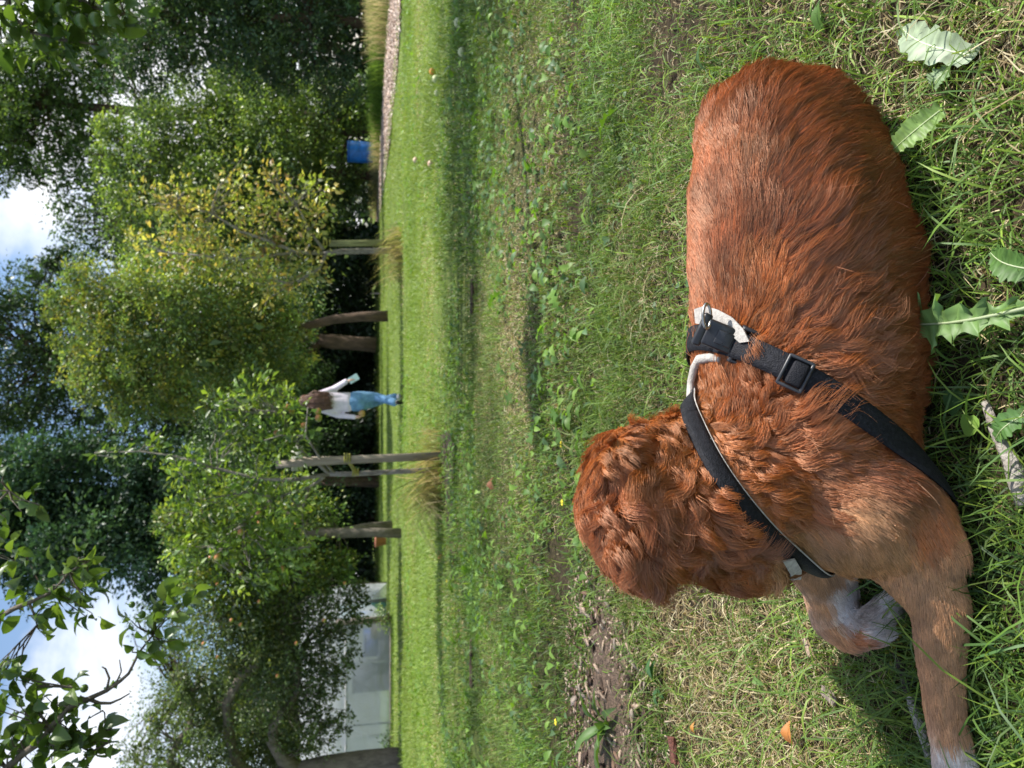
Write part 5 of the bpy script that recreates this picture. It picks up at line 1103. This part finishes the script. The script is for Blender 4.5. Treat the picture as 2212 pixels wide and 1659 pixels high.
    # canvas patch under the buckle and the canvas lining in front of it
    def patch(poly, off, name, mat, th=.002):
        bm = bmesh.new(); vs_ = []
        for X, Y in poly:
            a, n = hit(X, Y); 
            k = 0
            while a is None: 
                k += 4; a, n = hit(X + k, Y)
            if k: a = D(X, Y, (a - CAM).dot(F))
            vs_.append(bm.verts.new(a + n * off))
        cX = sum(p_[0] for p_ in poly) / len(poly); cY = sum(p_[1] for p_ in poly) / len(poly)
        a, n = hit(cX, cY); cv = bm.verts.new(a + n * off)
        fs = [bm.faces.new((vs_[i], vs_[(i + 1) % len(vs_)], cv)) for i in range(len(vs_))]
        bmesh.ops.recalc_face_normals(bm, faces=bm.faces)
        r_ = bmesh.ops.extrude_face_region(bm, geom=fs)
        nn_ = n * th
        bmesh.ops.translate(bm, vec=nn_, verts=[v for v in r_['geom'] if isinstance(v, bmesh.types.BMVert)])
        bmesh.ops.translate(bm, vec=-base(root_h), verts=bm.verts)
        m_ = bpy.data.meshes.new(name); bm.to_mesh(m_); bm.free(); m_.materials.append(mat)
        o_ = bpy.data.objects.new(name, m_); SC.collection.objects.link(o_); o_.parent = root_h
        return o_
    patch([(1524, 668), (1545, 662), (1570, 672), (1598, 690), (1622, 715), (1632, 742), (1615, 745), (1590, 722), (1545, 705), (1526, 700)], .014, 'canvas_patch', canvas)
    patch([(1675, 1190), (1690, 1222), (1712, 1236), (1734, 1232), (1728, 1205), (1700, 1185)], .014, 'canvas_lining', canvas)
    ep = []
    for X, Y in [(1556, 778), (1535, 772), (1512, 776), (1500, 795), (1492, 825), (1489, 860), (1493, 895), (1503, 925)]:
        k = 0
        while hit(X + k, Y)[0] is None and k < 80: k += 3
        a, n = hit(X + k + 6, Y); ep.append(D(X, Y, (a - CAM).dot(F) - .006))
    mbe = MB(); mbe.tube(ep, [.004, .0055, .0065, .0055, .0045, .004, .0035, .003], 8); mbe.build('canvas_edge', canvas, root_h, smooth=True)
    # ---- fur
    NH = 330000
    triA = np.linalg.norm(np.cross(V[T[:, 1]] - V[T[:, 0]], V[T[:, 2]] - V[T[:, 0]]), axis=1)
    cz = V[T].mean(1); triN = unit(VN[T].sum(1))
    face_cam = ((np.array(tuple(CAM)) - cz) * triN).sum(1)
    wgt = triA * np.where(face_cam > -.15, 1.0, .45) * np.where(cz[:, 2] < .008, .05, 1)
    cdf = np.cumsum(wgt); cdf /= cdf[-1]
    def sample(n):
        ti = np.searchsorted(cdf, rng.random(n)); a, b = rng.random(n), rng.random(n); fl = a + b > 1; a[fl] = 1 - a[fl]; b[fl] = 1 - b[fl]
        w = np.stack([1 - a - b, a, b], 1)[:, :, None]
        return (V[T[ti]] * w).sum(1), unit((VN[T[ti]] * w).sum(1))
    RP, RN = sample(NH)
    # hair under the straps is pressed flat: leave it out
    def strap_dist(P_, A, nrm, cen):
        return ((P_ - np.array(tuple(cen))) @ np.array(tuple(nrm)))
    d1 = strap_dist(RP, A1, nrm1, c1); d2_ = strap_dist(RP, A2, nrm2, c2)
    near1 = np.ones(len(RP), bool)
    def near_loop(P_, A, rad):
        kd = KDTree(A.shape[1])
        for k, q in enumerate(A.mean(0)): kd.insert(Vector(q), k)
        kd.balance(); return np.array([kd.find(Vector(p_))[2] < rad for p_ in P_])
    c1m = np.abs(d1) < .017; c2m = np.abs(d2_) < .022
    k1 = np.zeros(len(RP), bool); i1 = np.where(c1m)[0]; k1[i1] = near_loop(RP[i1], A1, .035)
    k2 = np.zeros(len(RP), bool); i2 = np.where(c2m)[0]; k2[i2] = near_loop(RP[i2], A2, .04)
    keep = ~((k1 & (np.abs(d1) < .011)) | (k2 & (np.abs(d2_) < .006)))
    ob = np.array(tuple(org + M_ @ Vector((.03, 0, 0)))); keep &= ~((np.linalg.norm(RP - ob, axis=1) < .034) & (np.abs(d1) < .02))
    RP, RN = RP[keep], RN[keep]; NH = len(RP)
    shrt = np.where(k1[keep] | k2[keep], .55, 1.0)
    NC = NH // 34
    _, ra_ = field(RP[:, :]); pw = 1 / (1 + 1.6 * np.clip(ra_[:, 2], 0, 1.1)); ci = rng.choice(NH, NC, replace=False, p=pw / pw.sum()); CP, CN = RP[ci], RN[ci]
    kd = KDTree(NC)
    for k in range(NC): kd.insert(Vector(CP[k]), k)
    kd.balance()
    own = np.array([kd.find(Vector(p_))[1] for p_ in RP])
    cd, ca = field(CP); cd = cd - CN * (cd * CN).sum(1, keepdims=True); cd = unit(cd)
    sd = np.cross(CN, cd)
    # larger locks: smooth noise over the surface turns whole neighbourhoods together
    def snoise(P_, f, seed):
        r_ = np.random.default_rng(seed); out_ = np.zeros(len(P_))
        for _ in range(14):
            k = unit(r_.normal(size=3)) * f * r_.uniform(.6, 1.6); out_ += np.sin(P_ @ k + r_.uniform(0, 6.3))
        return out_ / 3.7
    ang = (snoise(CP, 70, 1) * .34 + snoise(CP, 190, 9) * .12 + rng.normal(size=NC) * .07) * ca[:, 3] + snoise(CP, 110, 5) * .5 * np.clip(ca[:, 2], 0, 1)
    cd = cd * np.cos(ang)[:, None] + sd * np.sin(ang)[:, None]; sd = np.cross(CN, cd)
    K = 8; s = np.linspace(0, 1, K)
    cl_len = ca[:, 0] * (1 + .22 * rng.normal(size=NC).clip(-1.5, 1.5)) * (1 + .2 * snoise(CP, 90, 2))
    lift = ca[:, 1] * (1 + .35 * snoise(CP, 100, 3)) + .03
    curl = ca[:, 2]; ph = rng.uniform(0, 6.28, NC) * .5 + snoise(CP, 45, 4) * 3; fr = rng.uniform(.7, 1.25, NC)
    def paths(idx, L_):
        P0 = CP[idx]; n = CN[idx]; t = cd[idx]; sdd = sd[idx]; li = lift[idx]; cu = curl[idx]; p_ = ph[idx]; f_ = fr[idx]
        o_ = np.empty((len(idx), K, 3))
        for k, q in enumerate(s):
            A_ = cu * L_ * .25 * q ** .8
            o_[:, k] = (t * (L_ * q)[:, None] + n * (L_ * li * (1.5 * q - .9 * q * q) - (L_ * q) ** 2 * 3.2)[:, None]
                        + sdd * (A_ * np.sin(2 * PI * f_ * q * 1.1 + p_) - A_ * np.sin(p_) * (1 - q))[:, None] + n * (A_ * .55 * np.cos(2 * PI * f_ * q * 1.1 + p_))[:, None])
        return o_
    L_h = cl_len[own] * (1 + .14 * rng.normal(size=NH).clip(-2, 2)) * shrt
    off = RP - CP[own]
    body_p = paths(own, L_h)
    kcl = np.clip((ca[own, 0] - .012) / .022, 0, 1) * (.50 + .28 * np.clip(ca[own, 2], 0, 1))
    PT = np.empty((NH, K, 3), np.float32)
    jit = rng.normal(size=(NH, 3)) * .038 * (0.5 + ca[own, 3])[:, None]; jit2 = rng.normal(size=(NH, 3)) * .025
    for k, q in enumerate(s):
        PT[:, k] = CP[own] + off * (1 - kcl * q ** 1.1)[:, None] + body_p[:, k] + (jit * q + jit2 * math.sin(q * 5)) * L_h[:, None] * 1.0
    stray = rng.random(NH) < .0015                     # single hairs that stand out of the coat
    sv = unit(rng.normal(size=(NH, 3)) * .8 + RN * .9 + cd[own] * .9) * (L_h * rng.uniform(.7, 1.15, NH))[:, None]
    for k, q in enumerate(s): PT[stray, k] = (RP + sv * q - RN * (.008 * q * q))[stray]
    PT[:, 0] = RP - RN * .001
    PT[:, :, 2] = np.maximum(PT[:, :, 2], .003)
    col = ca[own, 4:7] * (1 + .16 * snoise(RP, 60, 7) + .14 * snoise(RP, 260, 8))[:, None] * (1 + .13 * rng.normal(size=(NC, 1)).clip(-2, 2))[own] * (1 + .16 * rng.normal(size=(NH, 1)).clip(-2, 2))
    pale = rng.random(NH) < .05; col[pale] = col[pale] * .5 + np.array((.35, .22, .12)) * .5
    col = np.clip(col, .005, .85)
    hc = bpy.data.hair_curves.new('fur'); hc.add_curves([K] * NH)
    PTl = PT - np.array(base(root), np.float32)
    hc.attributes['position'].data.foreach_set('vector', PTl.astype(np.float32).ravel()) if 'position' in hc.attributes else hc.points.foreach_set('position', PTl.astype(np.float32).ravel())
    rad = np.tile(np.interp(s, [0, .3, .75, 1], [.00024, .00024, .00018, .00005]), NH).astype(np.float32)
    ra = hc.attributes.get('radius') or hc.attributes.new('radius', 'FLOAT', 'POINT'); ra.data.foreach_set('value', rad)
    tn = hc.attributes.new('tint', 'FLOAT_COLOR', 'CURVE')
    tn.data.foreach_set('color', np.concatenate([col, np.ones((NH, 1))], 1).astype(np.float32).ravel())
    fm, nt4, o4 = new_mat('dog_fur'); N = nt4.nodes.new; Lk = nt4.links.new
    a_ = N('ShaderNodeAttribute'); a_.attribute_name = 'tint'
    df = N('ShaderNodeBsdfDiffuse'); df.inputs['Roughness'].default_value = .5; hr = N('ShaderNodeBsdfHair'); hr.component = 'Reflection'
    hr.inputs['RoughnessU'].default_value = .20; hr.inputs['RoughnessV'].default_value = .42; hr.inputs['Color'].default_value = (.50, .33, .24, 1)
    ht = N('ShaderNodeBsdfHair'); ht.component = 'Transmission'; ht.inputs['RoughnessU'].default_value = .35; ht.inputs['RoughnessV'].default_value = .6
    Lk(a_.outputs['Color'], df.inputs['Color']); Lk(a_.outputs['Color'], ht.inputs['Color'])
    m1 = N('ShaderNodeMixShader'); m1.inputs[0].default_value = .27; m2 = N('ShaderNodeMixShader'); m2.inputs[0].default_value = .12
    Lk(df.outputs[0], m2.inputs[1]); Lk(ht.outputs[0], m2.inputs[2]); Lk(m2.outputs[0], m1.inputs[1]); Lk(hr.outputs[0], m1.inputs[2]); Lk(m1.outputs[0], o4.inputs[0])
    hc.materials.append(fm)
    fo = bpy.data.objects.new('fur', hc); SC.collection.objects.link(fo); fo.parent = root
    # ---- face, on the side turned away
    dark = pbr('dog_nose', (.05, .03, .03), rough=.35); eye = pbr('dog_eye', (.06, .025, .01), rough=.08)
    mbn = MB(); mbn.ball(H + fwd * .192 - upv * .026, (.012, .010, .010), 12, 8); mbn.build('nose', dark, root, smooth=True)
    for sgn in (-1, 1):
        mbn = MB(); h = bvh.ray_cast(H + fwd * .3 + side * sgn * .036 + upv * .012, -fwd); mbn.ball((h[0] if h[0] else H + fwd * .1), .0085, 12, 8); mbn.build('eye', eye, root, smooth=True)
    # claws
    clawm = pbr('dog_claw', (.10, .07, .05), rough=.4)
    for k in range(4):
        o = (k - 1.5) * .0125; mbn = MB(); q = e7 + Vector((-.028, o, .002)); mbn.tube([q, q + Vector((-.005, 0, -.002)), q + Vector((-.009, 0, -.006))], [.0022, .0016, .0004], 6); mbn.build('claw', clawm, root)
    return root
build_dog()
# ================================================================== SMALL THINGS ON THE LAWN
dandm = leaf_mat('dandelion_leaf', rough=.5, trans=.30, tcol=(1.1, 1.15, .45), spec=.4)
def lobed_leaf(name, tip, basep, label, cols, width=.02, rib=(.55, .60, .42), z0=.012, arch=.012, seed=1, teeth=5, up=None, broad=False):
    """a jagged leaf with its own midrib, from basep to tip"""
    r2 = np.random.default_rng(seed); n = teeth * 6 + 1; s = np.linspace(0, 1, n); b = np.array(tuple(basep)); t = np.array(tuple(tip)); ax = t - b; l = np.linalg.norm(ax); ax /= l; sd_ = np.cross([0, 0, 1.], ax); sd_ /= np.linalg.norm(sd_)
    if up is not None: nn = np.array(up, float); sd_ = unit(np.cross(nn, ax))
    nz_ = np.cross(ax, sd_)
    c = b + ax * (s * l)[:, None] + sd_ * (.05 * l * np.sin(s * PI))[:, None]; c = c + nz_ * (arch * np.sin(PI * s))[:, None]
    def edge(sg, sh):
        ph = (np.arange(n) + sh) % 6; env = (.25 + .95 * s) * np.clip((1.03 - s) * 5, 0, 1) ** .6 if not broad else (.45 + .8 * np.sin(PI * np.clip(s * .8 + .12, 0, 1)))* np.clip((1.03 - s) * 5, 0, 1) ** .6
        lo = .42 if not broad else .80; w = width * env * (lo + (1 - lo) * np.array([.1, .5, .85, 1.0, .8, .2])[ph]) * r2.uniform(.85, 1.15, n); back = -np.array([0, .1, .25, .5, .55, .2])[ph] * width * .7
        e = c + sd_ * (w * sg)[:, None] + ax * (back * (1 if not broad else .3))[:, None] + nz_ * (w * .30 + .12 * width * np.sin(np.arange(n) * 1.9 + sg) + r2.normal(size=n) * width * .05)[:, None]
        m_ = (c + e) / 2 + nz_ * (r2.normal(size=n) * width * .10)[:, None]; return m_, e
    m1, e1 = edge(1, 0); m2, e2 = edge(-1, 2); V = np.concatenate([c, m1, e1, m2, e2]); f = []
    for i in range(n - 1):
        for a_, b_ in ((0, 1), (1, 2)): f.append((a_ * n + i, a_ * n + i + 1, b_ * n + i + 1, b_ * n + i))
        for a_, b_ in ((0, 3), (3, 4)): f.append((a_ * n + i, b_ * n + i, b_ * n + i + 1, a_ * n + i + 1))
    tn = np.array(cols)[0] * (1 + .18 * r2.normal(size=(len(V), 1)).clip(-1.5, 1.5)); tn = tn * (1 - .25 * (r2.random((len(V), 1)) < .2))
    rt = empty(name, tuple(basep)); tag(rt, label, 'leaf'); mesh_np('blade', V, [np.array(f)], dandm, rt, tint=tn, smooth=False)
    mb = MB(); mb.tube([tuple(q_ + nz_ * .0006) for q_ in c[::3]], np.linspace(width * .075, width * .02, len(c[::3])), 6, tint=rib); mb.build('midrib', dandm, rt, smooth=True, tinted=True); return rt
lobed_leaf('fallen_leaf', atz(1950, 62, .014), atz(2108, 122, .008), 'large upturned pale leaf with white midrib and jagged edge on the lawn', [(.36, .45, .30)], width=.0165, rib=(.75, .78, .68), seed=2, broad=True, arch=.014, up=(.1, -.25, 1))
lobed_leaf('fallen_leaf', atz(2030, 196, .008), atz(2052, 150, .014), 'small plain leaf poking out from under the large upturned leaf', [(.22, .32, .16)], width=.012, seed=3, broad=True)
lobed_leaf('dandelion_leaf', atz(1922, 330, .05), atz(2035, 236, .015), 'curled dandelion leaf with bright green tip touching the flank of the dog', [(.22, .34, .10)], width=.013, seed=4, arch=.012, up=(-.2, -.4, 1), broad=True)
lobed_leaf('dandelion_leaf', atz(1956, 700, .045), atz(2260, 655, .012), 'long deeply toothed dandelion leaf rising beside the belly of the dog', [(.17, .29, .09)], width=.034, seed=5, arch=.016, teeth=6, rib=(.40, .46, .28), up=(0, -.35, 1))
lobed_leaf('dandelion_leaf', atz(2140, 545, .02), atz(2260, 585, .01), 'darker broad leaf at the bottom edge of the view behind the toothed leaf', [(.10, .20, .05)], width=.014, seed=6, broad=True)
lobed_leaf('dandelion_leaf', atz(2150, 950, .02), atz(2225, 890, .01), 'green leaf pair low in the shade in front of the dog', [(.09, .19, .05)], width=.011, seed=7, broad=True)
def round_leaf(X, Y, r, label, col, z=.018, sd_=1):
    r2 = np.random.default_rng(sd_); c = np.array(tuple(atz(X, Y, z))); th = np.linspace(0, 2 * PI, 18, endpoint=False); rr = r * (1 + .06 * np.sin(th * 3) + .04 * r2.normal(size=18)); rr[0] *= .75
    V = np.concatenate([[c], c + np.stack([np.cos(th) * rr * .5, np.sin(th) * rr * .5, .0 * th - r * .06], 1), c + np.stack([np.cos(th) * rr, np.sin(th) * rr, r * .12 * np.sin(th * 2)], 1)]); k = np.arange(18); k2 = (k + 1) % 18
    rt = empty('round_leaf', tuple(c)); tag(rt, label, 'leaf')
    mesh_np('blade', V, [np.stack([k * 0, k + 1, k2 + 1], 1), np.stack([k + 1, k + 19, k2 + 19, k2 + 1], 1)], dandm, rt, tint=np.tile(col, (len(V), 1)), smooth=True)
    mb = MB(); mb.tube([tuple(c), tuple(c + (r * .6, -.002, -.006)), tuple(c + (r * 1.6, -.004, -.014))], .0009, 5, tint=(.2, .28, .1)); mb.build('stem', dandm, rt, tinted=True)
round_leaf(2094, 918, .013, 'bright round leaf in the shaded grass in front of the dog', (.20, .34, .06)); round_leaf(2058, 868, .015, 'darker round leaf beside the bright round leaf', (.07, .15, .05), sd_=3)
round_leaf(1850, 1352 + 60, .0001, 'tiny leaf', (.1, .2, .05)) if False else None
# twigs
bw = pbr('birch_twig', (.55, .53, .50), rough=.8, scale=90, var=.3, col2=(.05, .045, .04), bump=.5, stretch=(1, 1, 1)); dt = pbr('dark_twig', (.07, .055, .045), rough=.9, scale=60, var=.4, bump=.8); lich = pbr('yellow_lichen', (.36, .33, .05), rough=.95, scale=90, var=.3, bump=1)
tw = empty('twig', tuple(atz(1975, 1520, .01))); tag(tw, 'peeling black and white twig lying beside the front leg of the dog', 'twig')
pts = [(1930, 1395), (1948, 1440), (1965, 1500), (1985, 1560), (2003, 1610), (2018, 1670)]
mb = MB(); mb.tube([atz(X, Y, .010) for X, Y in pts[:3]], [.0045, .006, .006], 8); mb.build('bark', dt, tw, smooth=True); mb = MB(); mb.tube([atz(X, Y, .010) for X, Y in pts[2:]], [.0062, .0068, .0065, .005], 8); mb.build('wood', bw, tw, smooth=True)
lb = MB(); r2 = np.random.default_rng(3)
for _ in range(34): q_ = atz(1935 + r2.normal() * 11, 1385 + r2.normal() * 14, .014 + r2.random() * .006); lb.ball(q_, r2.uniform(.0015, .0035), 6, 5)
lb.build('lichen', lich, tw)
tw2 = pbr('grey_stick', (.42, .39, .35), rough=.9, scale=70, var=.3, bump=.6, col2=(.22, .19, .16)); mb = MB(); mb.tube([atz(2128, 868, .012), atz(2150, 930, .013), atz(2180, 985, .012), atz(2200, 1040, .012), atz(2215, 1090, .01)], [.004, .006, .008, .010, .009], 9); tag(mb.build('stick', tw2, None, smooth=True), 'pale grey lichen spotted stick at the bottom edge of the grass', 'stick')
def chip(X, Y, l, w, h, rz, m, label, z=.016, name='bark_piece', cat='bark'):
    bm = bmesh.new(); bmesh.ops.create_cube(bm, size=1); bmesh.ops.scale(bm, vec=(l, w, h), verts=bm.verts); bmesh.ops.subdivide_edges(bm, edges=bm.edges, cuts=2, use_grid_fill=True); rr = random.Random(int(X))
    for v in bm.verts: v.co += Vector((rr.gauss(0, l * .035), rr.gauss(0, w * .07), rr.gauss(0, h * .12)))
    bmesh.ops.rotate(bm, cent=(0, 0, 0), matrix=Matrix.Rotation(rz, 3, 'Z'), verts=bm.verts); bmesh.ops.translate(bm, vec=atz(X, Y, z), verts=bm.verts); me = bpy.data.meshes.new(name); bm.to_mesh(me); bm.free(); me.materials.append(m)
    o_ = bpy.data.objects.new(name, me); SC.collection.objects.link(o_); tag(o_, label, cat)
chip(1790, 1501, .028, .013, .006, 1.3, ms[0], 'greyish flat piece of bark in the grass near the curled paw'); chip(1745, 1398, .026, .008, .005, .5, ms[2], 'pale splinter of wood left of the curled paw')
chip(1912, 1338, .020, .010, .008, .2, ms[2], 'knobbly tan crumb beside the curled paw', name='bark_crumb'); 
chip(1455, 1620, .05, .022, .010, .3, pbr('rotten_wood', (.16, .06, .04), rough=.9, scale=50, var=.3, bump=.7), 'reddish brown piece of rotten wood in the mulch', z=.03)
orange = leaf_mat('dry_leaf', rough=.6, trans=.3, tcol=(1.1, .8, .4))
def dry_leaf(X, Y, l, w, az, col, label, seed, y_=None):
    r2 = np.random.default_rng(seed); tv, tf = leaf_template('oval'); c = np.array([tuple(atz(X, Y, .022))]); d = np.array([[math.cos(az), math.sin(az), .1]]); o_ = scatter('dry_leaf', tv * (1, w, 1.6), tf, c - d * l / 2, d, np.array([[.2, -.3, 1.]]), np.array([l]), np.array([col]), orange); tag(o_, label, 'leaf')
dry_leaf(1708, 1583, .034, 1.1, .2, (.50, .20, .05), 'curled orange brown leaf in the pale grass at the lower left', 1); dry_leaf(1066, 1045, .07, 1.5, .5, (.22, .09, .04), 'dark brown curled leaf in the lawn beyond the head of the dog', 2); dry_leaf(1178, 172, .06, 1.2, 1.2, (.14, .26, .04), 'bright green loose leaf on the shaded lawn', 3); dry_leaf(1500, 1572, .022, .9, .1, (.50, .24, .05), 'small orange leaf at the edge of the bark mulch', 4)
dry_leaf(1640, 1470, .03, .8, 1.4, (.12, .22, .05), 'green strap leaf lying in the straw left of the paw', 5)
# windfall apples
pale = pbr('pale_windfall', (.50, .52, .28), rough=.45, scale=12, var=.15, col2=(.40, .44, .20)); pink = pbr('pink_windfall', (.62, .34, .26), rough=.45, scale=10, var=.2, col2=(.60, .50, .32)); orng = pbr('orange_windfall', (.60, .27, .04), rough=.5)
for X, Y, r, m, lab in ((1000, 50, .035, pale, 'pale bitten windfall apple farthest right on the shaded lawn'), (1006, 113, .030, pale, 'pale windfall apple between the bitten apple and the orange one'), (948, 171, .034, pale, 'pale windfall apple just behind the orange fruit'), (950, 201, .028, pale, 'small pale windfall left of the pale pair'), (940, 155, .032, orng, 'orange windfall fruit in the lawn'),
                       (938, 354, .036, pink, 'pink windfall apple in the middle of the lawn'), (903, 346, .035, pink, 'pale pink windfall apple in the sunny strip near the path'), (960, 1205, .03, orng, 'orange fallen fruit in the dark soil and shadow strip beside the young tree'), (1022, 1305, .02, pink, 'tiny pink fallen fruit')):
    if 'tiny' in lab: continue
    q_ = atz(X, Y, 0); mb = MB(); mb.ball(q_ + Vector((0, 0, r * .85)), (r, r, r * .88), 14, 10); mb.tube([q_ + Vector((0, 0, r * 1.6)), q_ + Vector((.01, -.005, r * 2.0))], .002, 5); tag(mb.build('windfall_apple', m, None, smooth=True), lab, 'apple')
# clods, yellow flowers
clod = pbr('soil_clod', (.07, .045, .03), rough=.98, scale=40, var=.3, bump=1)
for X, Y, w, lab in ((1022, 1430, .14, 'dark clod of soil thrown up in the left lawn'), (1100, 1590, .06, 'small dark root stub in the left lawn'), (1235, 1020, .03, 'dark crumb of soil behind the head of the dog'), (1022, 640, .10, 'worn dark bare spot in the middle of the lawn')):
    mb = MB(); r2 = np.random.default_rng(int(X)); c = atz(X, Y)
    t = []
    for i in range(16): t.append((c + Vector(((i / 15 - .5) * w * 1.8, r2.normal() * w * .10, .006)), r2.uniform(.14, .28) * w))
    for q_, r in t: mb.ball(q_, (r, r, r * .5), 8, 6)
    tag(mb.build('soil_clod', clod, None, smooth=True), lab, 'soil')
flm = pbr('yellow_petal', (.75, .60, .03), rough=.5)
for X, Y, lab in ((1214, 1086, 'tiny yellow flower in the grass nearest the head of the dog'), (1212, 960, 'tiny yellow flower right of the head of the dog'), (965, 1255, 'tiny yellow flower left of the dark soil and shadow strip under the young tree'), (1200, 1560, 'tiny yellow flower beside the weeds at the far left')):
    c = atz(X, Y, .035); t = empty('yellow_flower', (c.x, c.y, 0)); tag(t, lab, 'flower'); mb = MB()
    for k in range(5): a = k * 2 * PI / 5; mb.ball(c + Vector((math.cos(a) * .007, math.sin(a) * .007, 0)), (.005, .005, .002), 8, 5)
    mb.build('petal', flm, t); mb = MB(); mb.tube([(c.x, c.y, 0), tuple(c)], .001, 5, tint=(.1, .2, .04)); mb.build('stem', dandm, t, tinted=True)
# tall weed with long bluish leaves rising from the mulch at the left
def rosette(c, n, l, label, seed, col, w=.014, up=.6):
    r2 = np.random.default_rng(seed); rt = empty('weed', tuple(c)); tag(rt, label, 'weed')
    for i in range(n):
        a = r2.uniform(0, 2 * PI); e = r2.uniform(up * .3, up * 1.3); d = Vector((math.cos(a) * math.cos(e), math.sin(a) * math.cos(e), math.sin(e))); L_ = l * r2.uniform(.6, 1.2); tv, tf = leaf_template('oval', 9)
        scatterd = scatter('leaf', tv * (1, w, 1), tf, np.array([tuple(c)]), np.array([tuple(d)]), np.array([[0, 0, 1.]]), np.array([L_]), np.array([np.array(col) * r2.uniform(.7, 1.3)]), weed_mat)
        scatterd.parent = rt; scatterd.matrix_parent_inverse = Matrix.Translation(-Vector(c))
rosette(atz(1320, 1565, .01), 10, .12, 'large weed with long upright leaves growing from the bark mulch', 5, (.09, .16, .05), w=.4)
rosette(atz(1425, 1480, .01), 4, .06, 'dock plant with broad green leaf in the bark mulch', 6, (.06, .14, .05), w=.9, up=.3)
